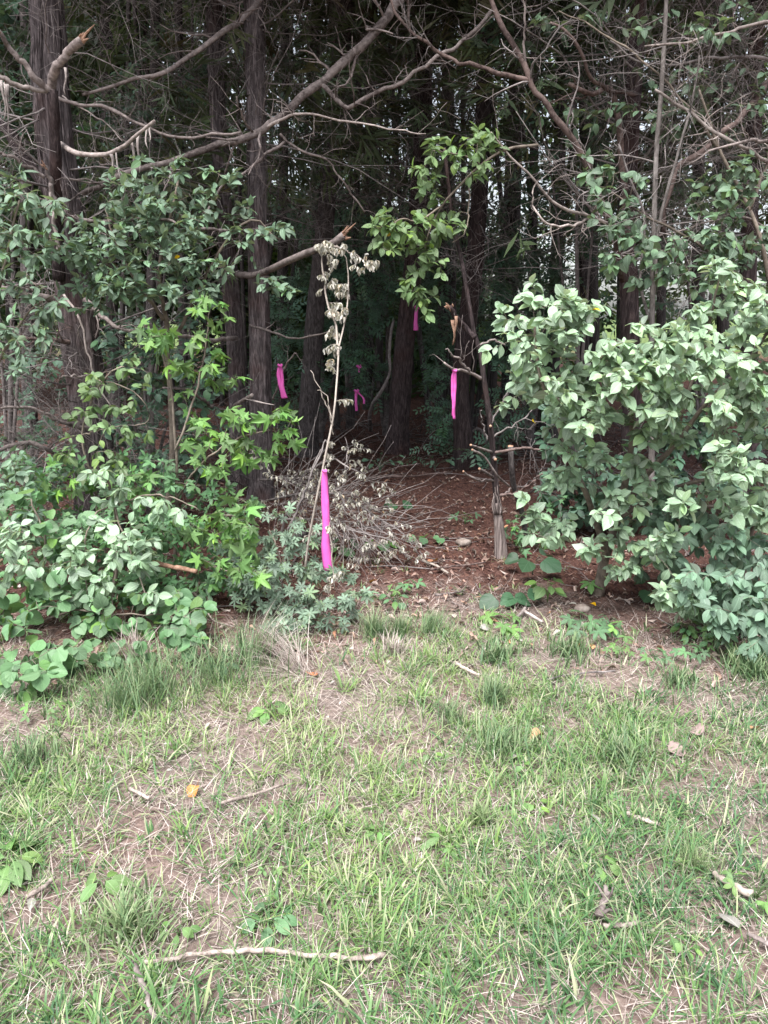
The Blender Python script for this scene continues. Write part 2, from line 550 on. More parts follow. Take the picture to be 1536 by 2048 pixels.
def lf_star(rnd=0.0, droop=.22, seed=0):
    """five-lobed star leaf"""
    rr = random.Random(seed)
    pts = []
    lob = [(-128, .55), (-64, .92), (0, 1.05), (64, .92), (128, .55)]
    pts.append((-172, .12))
    for k, (a, r) in enumerate(lob):
        a += rr.uniform(-5, 5)
        r *= rr.uniform(.9, 1.08)
        wd = 17
        pts += [(a - wd, r * .60), (a - wd * .45, r * .80), (a, r), (a + wd * .45, r * .80), (a + wd, r * .60)]
        if k < 4:
            na = lob[k + 1][0]
            pts.append(((a + na) / 2, .37))
    pts.append((172, .12))
    v, lf = [(0, 0, 0)], [(rnd, 1, .5)]
    for a, r in pts:
        x, y = r * math.cos(math.radians(a)) * .55, r * math.sin(math.radians(a)) * .55
        v.append((x, y, -droop * r * r * .55 + rr.uniform(-.012, .012)))
        lf.append((rnd, .0 if r < .9 else .4, r))
    f = [(0, k, k + 1) for k in range(1, len(v) - 1)]
    v = np.array(v) + np.array([.22, 0, 0])
    n = len(v)
    v = np.concatenate([v, [(-.25, 0, .06), (-.25, .014, .06), (.22, .012, 0)]])
    lf += [(rnd, 1, 0)] * 3
    f += [(n, 0, n + 2), (n, n + 2, n + 1)]
    return v, np.array(f), np.array(lf)


def lf_round(rnd=0.0, cup=.10, seed=0, point=.12):
    """broad heart-shaped leaf"""
    rr = random.Random(seed)
    v, lf = [(.08, 0, 0)], [(rnd, 1, .3)]
    mids = []
    K = 22
    for k in range(K + 1):
        a = math.radians(-176 + 352 * k / K)
        r = .46 * (1 - .30 * max(0, math.cos(a + math.pi)) ** 6) + point * max(0, math.cos(a)) ** 14
        x, y = .42 + r * math.cos(a), r * 1.02 * math.sin(a)
        v.append((x, y, cup * (y * y) * 2 - (.10 + .1 * rr.random()) * x * x + rr.uniform(-.022, .022)))
        lf.append((rnd, 1 if abs(a) < .05 else 0, x))
    f = [(0, k, k + 1) for k in range(1, K + 1)]
    n = len(v)
    v += [(-.35, 0, .05), (-.35, .014, .05), (.08, .012, 0)]
    lf += [(rnd, 1, 0)] * 3
    f += [(n, 0, n + 2), (n, n + 2, n + 1)]
    return np.array(v, float), np.array(f), np.array(lf, float)


def lf_withered(rnd=0.0, seed=0):
    """dry leaf: folded shut along the midrib, twisted and crumpled"""
    v, f, lf = lf_oval(w=.15, curl=.0, fold=1.0, rnd=rnd, st=4, seed=seed)
    rr = random.Random(seed + 50)
    tw, cu = rr.uniform(-3.2, 3.2), rr.uniform(.1, .9)
    v = v.copy()
    for p in v[:-3]:
        x = p[0]
        p[1] += rr.uniform(-.05, .05)
        p[2] += rr.uniform(-.06, .06)
        a = tw * x
        p[1], p[2] = p[1] * math.cos(a) - p[2] * math.sin(a), p[1] * math.sin(a) + p[2] * math.cos(a)
        p[2] += cu * .3 * math.sin(x * 2.6)
        p[0] = x * (1 - .12 * cu * x)
    return v, f, lf


def lf_compound(rnd=0.0, n=5, seed=0, w=.2, spread=300):
    """leaflets fanned from one stalk"""
    vs, fs, ls, o = [], [], [], 0
    rr = random.Random(seed)
    for k in range(n):
        v, f, lf = lf_oval(w=w, curl=.15 + rr.uniform(-.05, .1), fold=.1, rnd=rnd, st=3, peak=.55)
        v = v[:-3]; f = f[:-2]; lf = lf[:-3]
        a = math.radians(-spread / 2 + spread * k / (n - 1) + rr.uniform(-6, 6))
        s = (.62 - .16 * abs(k - (n - 1) / 2) / (n / 2)) * rr.uniform(.9, 1.1)
        R_ = np.array([[math.cos(a), -math.sin(a), 0], [math.sin(a), math.cos(a), 0], [0, 0, 1]])
        v = (v * s) @ R_.T + np.array([.3, 0, rr.uniform(-.01, .01)])
        vs.append(v); fs.append(f + o); ls.append(lf); o += len(v)
    v = np.array([(0, -.006, .0), (0, .006, .0), (.3, .006, 0)])
    vs.append(v); fs.append(np.array([(o, o + 2, o + 1)])); ls.append(np.array([(rnd, 1, 0)] * 3))
    return np.concatenate(vs), np.concatenate(fs), np.concatenate(ls)


def lf_pinnate(rnd=0.0, n=5, seed=0, w=.12, ll=.34):
    """small leaflets in pairs along a stalk"""
    vs, fs, ls, o = [], [], [], 0
    rr = random.Random(seed)
    for k in range(n):
        for s in (-1, 1):
            a = s * math.radians(rr.uniform(45, 70))
            x0 = .12 + .8 * k / n
            d = np.array([math.cos(a), math.sin(a), -.15])
            nn = np.array([-math.sin(a), math.cos(a), 0])
            p0 = np.array([x0, 0, -.1 * x0 * x0])
            L = ll * rr.uniform(.8, 1.15)
            v = np.array([p0, p0 + d * L * .5 + nn * w * .5, p0 + d * L, p0 + d * L * .5 - nn * w * .5])
            vs.append(v); fs.append(np.array([(0, 2, 1), (0, 3, 2)]) + o)
            ls.append(np.array([(rnd, 0, 0)] * 4)); o += 4
    return np.concatenate(vs), np.concatenate(fs), np.concatenate(ls)


def lf_spray(rnd=0.0, seed=0):
    """feathery cedar spray: thin tapering wisps"""
    rr = random.Random(seed)
    vs, fs, ls, o = [], [], [], 0
    for k in range(9):
        x0 = .05 + .8 * rr.random()
        a = rr.uniform(-1.0, 1.0)
        L = (1.05 - x0) * rr.uniform(.5, .9)
        d = np.array([math.cos(a), math.sin(a), rr.uniform(-.5, .2)])
        nn = np.array([-math.sin(a), math.cos(a), rr.uniform(-.5, .5)])
        p0 = np.array([x0 * .7, 0, 0])
        w = rr.uniform(.022, .045)
        vs.append(np.array([p0 - nn * w * .3, p0 + d * L * .5 + nn * w, p0 + d * L, p0 + d * L * .5 - nn * w]))
        fs.append(np.array([(0, 2, 1), (0, 3, 2)]) + o)
        ls.append(np.array([(rnd + .3 * rr.random(), 0, 0)] * 4)); o += 4
    return np.concatenate(vs), np.concatenate(fs), np.concatenate(ls)


KIND = {
    'olive': [lf_oval(w=.19 + .02 * k, curl=.05 + .07 * k, fold=.10 + .06 * (k % 3), rnd=.19 * k, seed=k, wave=.012, peak=.5, st=4) for k in range(5)],
    'oval': [lf_oval(w=.24 + .025 * k, curl=.08 + .07 * k, fold=.06 + .05 * (k % 3), rnd=.19 * k, seed=k, wave=.014, peak=.5, st=4) for k in range(5)],
    'broad': [lf_oval(w=.27 + .02 * k, curl=.10 + .08 * k, fold=.05 + .06 * (k % 3), rnd=.21 * k, seed=k, wave=.02, peak=.48, st=4) for k in range(5)],
    'narrow': [lf_oval(w=.15 + .015 * k, curl=.08 + .07 * k, fold=.08 + .05 * (k % 2), rnd=.23 * k, seed=k, st=4) for k in range(4)],
    'star': [lf_star(.2 * k, .15 + .12 * k, k) for k in range(5)],
    'round': [lf_round(.2 * k, -.25 + .2 * k, k) for k in range(5)],
    'wither': [lf_withered(.17 * k, k) for k in range(6)],
    'five': [lf_compound(.2 * k, 5, k, .21, 230) for k in range(4)],
    'whorl': [lf_compound(.2 * k, 6, k, .17, 290) for k in range(4)],
    'tuftlet': [lf_compound(.2 * k, 3, k, .24, 150) for k in range(4)],
    'pinnate': [lf_pinnate(.2 * k, 4, k, .13, .36) for k in range(4)],
    'spray': [lf_spray(.2 * k, k) for k in range(4)],
}


class Leaves:
    """a list of placed leaves: position, direction, normal, size, variant"""
    def __init__(self, kind, mat):
        self.kind, self.mat = kind, mat
        self.p, self.d, self.n, self.s = [], [], [], []

    def add(self, p, d, n, s):
        self.p.append(np.atleast_2d(p)); self.d.append(np.atleast_2d(d)); self.n.append(np.atleast_2d(n)); self.s.append(np.atleast_1d(s))

    def done(self, rng=RNG):
        self.p, self.d, self.n, self.s = (np.concatenate(a) for a in (self.p, self.d, self.n, self.s))
        X = norm(self.d)
        Y = norm(np.cross(self.n, X))
        Z = np.cross(X, Y)
        self.R = np.stack([X, Y, Z], -1)
        self.var = rng.integers(0, len(KIND[self.kind]), len(self.p))
        self.rnd = rng.random(len(self.p))

    def baked(self, name, sel, base):
        vs, fs, ls, o = [], [], [], 0
        for k, (v, f, lf) in enumerate(KIND[self.kind]):
            i = np.nonzero((self.var == k) & sel)[0]
            if not len(i):
                continue
            w = np.einsum('mij,nj->mni', self.R[i], v) * self.s[i][:, None, None] + (self.p[i] - base)[:, None, :]
            vs.append(w.reshape(-1, 3))
            fs.append((f[None] + (o + np.arange(len(i)) * len(v))[:, None, None]).reshape(-1, 3))
            l = np.repeat(lf[None], len(i), 0)
            l[:, :, 0] = self.rnd[i][:, None]
            ls.append(l.reshape(-1, 3))
            o += len(i) * len(v)
        if not vs:
            return None
        return mesh(name, np.concatenate(vs), None, np.concatenate(fs), self.mat, np.concatenate(ls))


_LEAFMESH = {}


def leaf_mesh(kind, k, mat):
    key = (kind, k, mat.name)
    if key not in _LEAFMESH:
        v, f, lf = KIND[kind][k]
        _LEAFMESH[key] = mesh('leaf', v, None, f, mat, lf)
    return _LEAFMESH[key]


def put_leaves(th, L, n_parts=300, name='leaf', rest='foliage', rng=RNG):
    """the largest-showing leaves become parts of their own, the rest one part"""
    L.done(rng)
    app = L.s / np.maximum(L.p[:, 1], .5)
    u = L.p - np.array([0, 0, CAM_H])
    dep = u[:, 1] * CP - u[:, 2] * SP
    px = u[:, 0] / dep
    py = (u[:, 1] * SP + u[:, 2] * CP) / dep
    app = np.where((np.abs(px) < .53) & (np.abs(py) < .71), app, app * .1) * rng.uniform(.9, 1.1, len(app))
    order = np.argsort(-app)
    sel = np.zeros(len(app), bool)
    sel[order[:n_parts]] = True
    for i in np.nonzero(sel)[0]:
        o = bpy.data.objects.new(name, leaf_mesh(L.kind, int(L.var[i]), L.mat))
        COL.objects.link(o)
        o.parent = th.o
        mat = np.eye(4)
        mat[:3, :3] = L.R[i] * L.s[i]
        mat[:3, 3] = L.p[i] - th.b
        o.matrix_local = Matrix(mat.tolist())
    me = L.baked(rest, ~sel, th.b)
    if me:
        th.part(rest, me, kind='stuff')

# ------------------------------------------------------------------ ground
def axis(a, b, step, far):
    core = np.arange(a, b + 1e-6, step)
    g = [.1]
    while sum(g) < far:
        g.append(g[-1] * 1.25)
    ext = np.cumsum(g)
    return np.concatenate([a - ext[::-1], core, b + ext])


gx, gy = axis(-4, 4, .065, 500), axis(.6, 9, .065, 500)
XX, YY = np.meshgrid(gx, gy)
gi = np.arange(XX.size).reshape(XX.shape)
gq = np.stack([gi[:-1, :-1], gi[:-1, 1:], gi[1:, 1:], gi[1:, :-1]], -1).reshape(-1, 4)
single('ground', mesh('ground', np.stack([XX, YY, gz(XX, YY)], -1).reshape(-1, 3), gq, None, M['ground']), (0, 0, 0),
       'ground of thin lawn running into bare reddish brown woodland floor', 'ground', kind='structure')


def blades(base, az, lean, curve, L, W, rnd, dry, seg=3):
    """curved tapering strips -> verts, tris, lf"""
    m = len(base)
    s = np.linspace(0, 1, seg + 1)
    dirh = np.stack([np.cos(az), np.sin(az), 0 * az], -1)
    wd = np.stack([-np.sin(az), np.cos(az), 0 * az], -1)
    pts = [base]
    for k in range(seg):
        ph = lean + curve * (s[k] + s[k + 1]) / 2
        pts.append(pts[-1] + (dirh * np.sin(ph)[:, None] + np.array([0, 0, 1.0]) * np.cos(ph)[:, None]) * (L / seg)[:, None])
    C = np.stack(pts, 1)
    hw = W[:, None] * .5 * np.array([.7, 1, .75, 0][:seg + 1] if seg == 3 else np.linspace(.8, 0, seg + 1))[None]
    # verts: left,right for rings 0..seg-1, then tip
    A = C[:, :-1] + wd[:, None] * hw[:, :-1, None]
    B = C[:, :-1] - wd[:, None] * hw[:, :-1, None]
    V = np.concatenate([np.stack([A, B], 2).reshape(m, -1, 3), C[:, -1:]], 1)
    nv = 2 * seg + 1
    f = []
    for k in range(seg - 1):
        a = 2 * k
        f += [(a, a + 1, a + 3), (a, a + 3, a + 2)]
    f.append((2 * seg - 2, 2 * seg - 1, 2 * seg))
    Fc = np.array(f)[None] + (np.arange(m) * nv)[:, None, None]
    ln = np.concatenate([np.repeat(s[:-1], 2), [1]])
    lf = np.stack([np.repeat(rnd[:, None], nv, 1), np.repeat(dry[:, None], nv, 1), np.repeat(ln[None], m, 0)], -1)
    return V.reshape(-1, 3), Fc.reshape(-1, 3), lf.reshape(-1, 3)


BARE = [(330, 1585, .15), (190, 1660, .13), (870, 1615, .15), (1095, 1640, .15), (1290, 1310, .22), (640, 1320, .25), (110, 1790, .12), (735, 2005, .09),
        (1420, 1580, .16), (1340, 1340, .22), (560, 1390, .15), (60, 1480, .18), (1130, 1330, .15), (700, 1420, .12), (1100, 1440, .12), (500, 1480, .1), (1480, 1760, .1), (640, 1830, .06), (900, 1880, .06)]
BARE = [(*gp(x, y)[:2], r) for x, y, r in BARE]


def lush(x, y):
    """0..1: how thick the green grass grows at a spot"""
    d = n2(x, y, 1.7, 31, 3)
    d = np.clip((d - .32) / .32, .24, 1)
    e = lawn_edge(x) + (n2(x, y, 3, 41) - .5) * .9
    d = d * np.clip((e - y) / .9 + .5, 0.02, 1)
    for bx, by, r in BARE:
        q = np.hypot(x - bx, (y - by))
        d = d * (1 - .72 * np.exp(-(q / r) ** 2))
    return d


def scatter(n, x0, x1, y0, y1, dens, rng):
    x, y = rng.uniform(x0, x1, n), rng.uniform(y0, y1, n)
    k = rng.random(n) < dens(x, y)
    return x[k], y[k]


rg = np.random.default_rng(3)
# clumped green blades
cx, cy_ = scatter(33000, -3.2, 3.2, .75, 4.4, lush, rg)
per = rg.integers(4, 15, len(cx))
ci = np.repeat(np.arange(len(cx)), per)
a = rg.uniform(0, 2 * np.pi, len(ci))
r = np.abs(rg.normal(0, .022, len(ci)))
bx, by = cx[ci] + r * np.cos(a), cy_[ci] + r * np.sin(a)
cl_len = rg.uniform(.03, .095, len(cx)) * (.75 + .6 * n2(cx, cy_, 2.3, 77))
cl_hue = np.clip(n2(cx, cy_, 1.3, 55) * 1.0 - .08 + rg.normal(0, .13, len(cx)), 0, 1)
L = cl_len[ci] * rg.uniform(.55, 1.25, len(ci))
W = rg.uniform(.0018, .0044, len(ci)) * (1 + .8 * (rg.random(len(cx)) > .82)[ci])
g1 = blades(np.stack([bx, by, gz(bx, by) - .003], -1), a + rg.normal(0, .7, len(ci)), rg.uniform(.05, .95, len(ci)), rg.uniform(.2, 1.6, len(ci)), L, W,
            np.where(rg.random(len(ci)) < .15, rg.uniform(.9, .995, len(ci)), np.clip(cl_hue[ci] + rg.normal(0, .13, len(ci)), 0, .995)), (rg.random(len(ci)) < .3).astype(float))
print('green blades', len(ci))
# single flat-lying green blades between the clumps
x, y = scatter(60000, -3.2, 3.2, .75, 4.2, lambda x, y: .15 + lush(x, y) * .85, rg)
k = y < lawn_edge(x) + .15
x, y = x[k], y[k]
m = len(x)
g2 = blades(np.stack([x, y, gz(x, y)], -1), rg.uniform(0, 2 * np.pi, m), rg.uniform(.5, 1.25, m), rg.uniform(0, .5, m), rg.uniform(.025, .08, m), rg.uniform(.0016, .0038, m),
            np.clip(n2(x, y, 1.3, 55) + rg.normal(0, .2, m), 0, .995), (rg.random(m) < .4).astype(float), seg=2)


def joined(parts):
    vs, fs, ls, o = [], [], [], 0
    for v, f, l in parts:
        vs.append(v); fs.append(f + o); ls.append(l); o += len(v)
    return np.concatenate(vs), np.concatenate(fs), np.concatenate(ls)


v, f, l = joined([g1, g2])
single('lawn_grass', mesh('lawn_grass', v, None, f, M['grass'], l), (0, 0, 0), 'short patchy green grass in front of the trees', 'grass', kind='stuff')

# dry straw lying in the lawn
x, y = scatter(82000, -3.2, 3.2, .75, 4.0, lambda x, y: np.clip((lawn_edge(x) + .75 - y) / .8, .05, 1) * (.85 - .25 * lush(x, y)), rg)
m = len(x)
L = rg.uniform(.025, .11, m)
s1 = blades(np.stack([x, y, gz(x, y) + rg.uniform(0, .012, m)], -1), rg.uniform(0, 2 * np.pi, m), rg.uniform(.95, 1.55, m), rg.uniform(-.1, .4, m), L, rg.uniform(.0014, .0036, m),
            np.clip(rg.normal(.5, .25, m), 0, .995), np.zeros(m), seg=2)
v, f, l = s1
single('dry_straw', mesh('dry_straw', v, None, f, M['straw'], l), (0, 0, 0), 'dead straw lying between the green grass of the lawn', 'straw', kind='stuff')

# bark chips, dead leaves and needles on the woodland floor
x, y = scatter(46000, -4.5, 4.5, 2.3, 10.5, lambda x, y: np.clip((y - lawn_edge(x) + .25) / .4, .06, 1) * np.clip(1.25 - y / 11, .2, 1), rg)
m = len(x)
big = rg.random(m)
L = np.where(big > .93, rg.uniform(.03, .07, m), rg.uniform(.010, .04, m))
W = np.where(big > .85, L * rg.uniform(.3, .7, m), rg.uniform(.003, .010, m))
s2 = blades(np.stack([x, y, gz(x, y) + rg.uniform(.001, .012, m)], -1), rg.uniform(0, 2 * np.pi, m), rg.uniform(1.2, 1.6, m), rg.uniform(-.3, .5, m), L, W,
            np.clip(rg.normal(.50, .25, m) + .12 * np.exp(-np.maximum(y - 2.9, 0) / .8), 0, .995), np.zeros(m), seg=2)  # pale pieces commoner near the path mouth, also standing in for light there
v, f, l = s2
single('woodland_litter', mesh('woodland_litter', v, None, f, M['litter'], l), (0, 0, 0), 'reddish brown chips and dead leaves covering the path into the woods', 'litter', kind='stuff')


# dead leaves lying on the woodland floor, too many and too small to pick apart
LL = Leaves('wither', M['litter_leaf'])
x, y = scatter(9000, -3.5, 3.5, 2.6, 8.5, lambda x, y: np.clip((y - lawn_edge(x) + .5) / .6, 0, 1) * np.clip(1.3 - y / 8, .1, 1) * (.3 + .7 * (n2(x, y, 2.5, 91) > .48)), rg)
m = len(x)
aa = rg.uniform(0, 2 * np.pi, m)
LL.add(np.stack([x, y, gz(x, y) + .008], 1), np.stack([np.cos(aa), np.sin(aa), rg.uniform(-.2, .3, m)], 1), norm(np.stack([rg.normal(0, .4, m), rg.normal(0, .4, m), np.ones(m)], 1)), rg.uniform(.02, .06, m))
LL.done(rg)
single('leaf_litter', LL.baked('leaf_litter', np.ones(m, bool), np.zeros(3)), (0, 0, 0), 'pale curled dead leaves strewn over the woodland floor', 'litter', kind='stuff')


# short fallen twigs on the woodland floor
x, y = scatter(900, -3.5, 3.5, 2.9, 9, lambda x, y: np.clip((y - lawn_edge(x) + .1) / .6, 0, 1) * .6, rg)
m = len(x)
aa = rg.uniform(0, 2 * np.pi, m)
Lt = rg.uniform(.06, .4, m)
tt = np.linspace(-.5, .5, 5)[None]
bend = rg.normal(0, .05, m)[:, None] * (tt ** 2) * 4
tx = x[:, None] + Lt[:, None] * (np.cos(aa)[:, None] * tt - np.sin(aa)[:, None] * bend)
ty = y[:, None] + Lt[:, None] * (np.sin(aa)[:, None] * tt + np.cos(aa)[:, None] * bend)
tz = gz(tx, ty) + .008 + rg.uniform(0, .02, m)[:, None]
v, q, t_ = tubes(np.stack([tx, ty, tz], -1), rg.uniform(.0012, .0045, m)[:, None] * np.linspace(1, .5, 5)[None], 4)
single('fallen_twigs', mesh('fallen_twigs', v, q, t_, M['twig']), (0, 0, 0), 'short fallen twigs scattered over the woodland floor', 'twigs', kind='stuff')


# ------------------------------------------------------------------ trees
def trunk_mesh(name, pts, rad, mat, base, sides=40, step=.045, amp=.16, seed=1, z_flare=None):
    """stringy-barked trunk: ridges run up it, foot flared"""
    pts = np.asarray(pts, float)
    Ltot = np.linalg.norm(np.diff(pts, axis=0), axis=1).sum()
    n = max(8, int(Ltot / step))
    p, r = smooth(pts, n, rad)
    s = np.linspace(0, Ltot, n)
    r = r * (1 + .45 * np.exp(-(s / .16)) * (1 if z_flare is None else z_flare))
    T = norm(np.gradient(p, axis=0))
    A = norm(np.cross(T, np.array([0, 1.0, .02])))
    B = np.cross(T, A)
    th = np.arange(sides) * 2 * np.pi / sides
    q = np.stack(np.broadcast_arrays(np.cos(th)[None], np.sin(th)[None], s[:, None]), -1)
    rd = (vnoise(q * np.array([4.5, 4.5, 1.3]) + seed * 11, seed) - .5) * amp + (vnoise(q * np.array([1.3, 1.3, .5]) + seed * 5, seed) - .5) * .28 + (vnoise(q * np.array([8, 8, 1.6]) + seed, seed) - .5) * amp * 1.3
    rr = r[:, None] * (1 + rd)
    V = p[:, None] + (A[:, None] * np.cos(th)[None, :, None] + B[:, None] * np.sin(th)[None, :, None]) * rr[..., None]
    idx = np.arange(n * sides).reshape(n, sides)
    a, b = idx[:-1], idx[1:]
    Q = np.stack([a, np.roll(a, -1, 1), np.roll(b, -1, 1), b], -1).reshape(-1, 4)
    top = idx[-1]
    tr = np.array([(top[0], top[j], top[j + 1]) for j in range(1, sides - 1)])
    return mesh(name, V.reshape(-1, 3) - base, Q, tr, mat)


def strips(th, pts_list, mat, w=.006, name='bark_strip'):
    """hanging strips of peeling bark, each a part"""
    for a, b in pts_list:
        a, b = np.asarray(a), np.asarray(b)
        n = 7
        t = np.linspace(0, 1, n)[:, None]
        p = a + (b - a) * t + np.stack([np.sin(t[:, 0] * 5 + a[0] * 99) * .012 * t[:, 0], np.cos(t[:, 0] * 4 + a[2] * 50) * .012 * t[:, 0], 0 * t[:, 0]], 1)
        ang = np.linspace(0, RND.uniform(.5, 2.0), n)
        wd = np.stack([np.cos(ang), np.sin(ang), 0 * ang], 1) * (w * (1 - .6 * t)) * RND.uniform(.7, 1.3)
        nn = np.stack([-np.sin(ang), np.cos(ang), 0 * ang], 1) * .0012
        V = np.stack([p - wd - nn, p + wd - nn, p + wd + nn, p - wd + nn], 1).reshape(-1, 3) - th.b
        idx = np.arange(n * 4).reshape(n, 4)
        q = np.stack([idx[:-1], np.roll(idx[:-1], -1, 1), np.roll(idx[1:], -1, 1), idx[1:]], -1).reshape(-1, 4)
        q = np.concatenate([q, [idx[0][::-1], idx[-1]]])
        th.part(name, mesh(name, V, q, None, mat))


def splinters(th, p, d, r, parent=None, mat=None, n=11, L=.05):
    """torn wood at a broken end"""
    d = norm(np.asarray(d, float))
    Ps, Rs = [], []
    for k in range(n):
        o = RNG.normal(size=3) * r * .55
        e = p + o + (d + RNG.normal(size=3) * .2) * L * RND.uniform(.15, 1.0) ** 1.5
        Ps.append(np.linspace(p - d * .01 + o * .6, e, 4))
        Rs.append(r * np.array([.36, .33, .24, .08]) * RND.uniform(.4, 1.0))
    v, q, t = tubes(np.array(Ps), np.array(Rs), 4)
    th.part('broken_end', mesh('broken_end', v - th.b, q, t, mat or M['splinter']), parent)


def branch(th, pix, Y, w0, w1, mat, n=26, k=8, wig=.011, twigs=0, tl=(.08, .3), tmat=None, broken=False, name='branch', cut=False, sub=3, label=None):
    """a branch along a photo polyline, w in photo pixels; its side twigs are its sub-part"""
    pts = PX(pix, Y)
    Ym = np.mean(pts[:, 1])
    p, r = smooth(pts, n, np.linspace(w0, w1, len(pts)) * .5 * mpp(pts))
    p = wiggle(p, wig, RND.random() * 50)
    kn = 1 + .24 * (vnoise(np.stack([np.arange(n) * min(.9, np.linalg.norm(pts[-1] - pts[0]) * 14 / n), np.full(n, RND.random() * 40), np.zeros(n)], 1), 3) - .5)
    r = r * kn
    o = th.tubes(name, p, r, k, mat, label=label)
    if broken:
        splinters(th, p[-1], p[-1] - p[-3], r[-1] * 1.3, o, L=.055 if broken is True else broken)
    if cut:
        d = norm(p[-1] - p[-3])
        th.tubes('cut_end', np.array([p[-1] - d * .002, p[-1] + d * .004]), np.array([r[-1] * 1.05, r[-1]]), 10, M['cut'], parent=o)
    if twigs:
        P1, R1 = grow(p[None], r[None], twigs, *tl, rr=.4, n=6, wig=.28, t0=.1, t1=1)
        vs = [tubes(P1, R1, 4)]
        if sub:
            P2, R2 = grow(P1, R1, sub, tl[0] * .35, tl[1] * .5, rr=.6, n=4, wig=.3)
            vs.append(tubes(P2, R2, 3))
        th.part('twigs', join_mesh('twigs', vs, th.b, tmat or mat), o, kind='stuff')
    return p, r


def join_mesh(name, vs, base, mat):
    V, Q, T, o = [], [], [], 0
    for v, q, t in vs:
        V.append(v - base); Q.append(q + o); T.append(t + o); o += len(v)
    return mesh(name, np.concatenate(V), np.concatenate(Q), np.concatenate(T), mat)


def dead_limbs(th, path, n, zr, lr, mat, r0=.008, sub=(6, 4), bias=(0, 0, .02), front=None, n_parts=6, seg=8, wig=.16):
    """dead side limbs on a trunk with their fine twigs; the longest few are parts of their own"""
    z = RNG.uniform(zr[0], zr[1], n)
    o = np.argsort(path[:, 2])
    p0 = np.stack([np.interp(z, path[o, 2], path[o, c]) for c in range(3)], 1)
    az = RNG.uniform(0, 2 * np.pi, n) if front is None else RNG.normal(front[0], front[1], n)
    d = norm(np.stack([np.cos(az), np.sin(az), RNG.uniform(-.25, .45, n)], 1))
    L = RNG.uniform(*lr, n)
    pts = [p0]
    for k in range(seg - 1):
        d = norm(d + RNG.normal(size=(n, 3)) * wig + np.array(bias))
        pts.append(pts[-1] + d * (L / (seg - 1))[:, None])
    Pm = np.stack(pts, 1)
    Rm = r0 * (L / lr[1])[:, None] ** .6 * RNG.uniform(.6, 1.2, n)[:, None] * np.linspace(1, .25, seg)[None]
    longest = np.argsort(-L)[:n_parts]
    rest = np.setdiff1d(np.arange(n), longest)
    for i in longest:
        th.tubes('branch', Pm[i], Rm[i], 6, mat)
    vs = []
    if len(rest):
        vs.append(tubes(Pm[rest], Rm[rest], 5))
    P1, R1 = grow(Pm, Rm, sub[0], lr[0] * .3, lr[1] * .45, rr=.5, n=4, wig=.3)
    vs.append(tubes(P1, R1, 3))
    if sub[1]:
        P2, R2 = grow(P1, R1, sub[1], lr[0] * .1, lr[1] * .18, rr=.6, n=3, wig=.35)
        vs.append(tubes(P2, R2, 3))
    th.part('twigs', join_mesh('twigs', vs, th.b, mat), kind='stuff')


def crown(th, c, rad, n, size, mat=None, kind='spray', hollow=.35):
    """foliage spread through a crown's volume, in clumps"""
    L = Leaves(kind, mat or M['needle'])
    nc = max(6, n // 28)
    cc = norm(RNG.normal(size=(nc, 3))) * RNG.uniform(hollow, 1, nc)[:, None] ** .6 * np.array(rad) + np.array(c)
    i = RNG.integers(0, nc, n)
    p = cc[i] + RNG.normal(size=(n, 3)) * .27
    d = norm(norm(p - np.array(c)) * .8 + RNG.normal(size=(n, 3)) * .6 + np.array([0, 0, -.2]))
    nn = norm(RNG.normal(size=(n, 3)) * .6 + np.array([0, 0, 1]))
    L.add(p, d, nn, size * RNG.uniform(.7, 1.3, n))
    L.done()
    me = L.baked('crown', np.ones(n, bool), th.b)
    th.part('crown', me, kind='stuff')


def tree(name, label, path, Y, w_base, w_top, mat, top=7.0, sides=36, group=None, cat='tree', amp=.16, seed=1, base_px=None, flare=None, step=.045):
    """path: photo pixels from base upwards (base is put on the ground at depth Y); w in photo pixels"""
    Ys = Y if isinstance(Y, (list, tuple)) else [Y] * (len(path) + 1)
    b = P(base_px if base_px is not None else path[0][0], ypix(Ys[0]), Ys[0])
    b[2] = float(gz(b[0], b[1])) - .05
    pts = [b] + [P(x, y, q) for (x, y), q in zip(path, Ys[1:])]
    pts = np.array(pts)
    zz = pts[-1, 2]
    if top > zz:
        d = norm(pts[-1] - pts[-3])
        d = norm(d * np.array([.6, .6, 1]))
        pts = np.concatenate([pts, [pts[-1] + d * (top - zz) * .5 / d[2], pts[-1] + d * (top - zz) / d[2]]])
    mm = m_per_px(Ys[0]) * .5
    zt = (pts[:, 2] - b[2]) / (zz - b[2])
    rad = np.interp(zt, [0, 1, 3], [w_base * mm, w_top * mm, w_top * mm * .45])
    th = Thing(name, b + np.array([0, 0, .05]), label, cat, group)
    th.part('trunk', trunk_mesh('trunk', pts, rad, mat, th.b, sides, step=step, amp=amp, seed=seed, z_flare=flare))
    th.path = smooth(pts, 60)
    return th


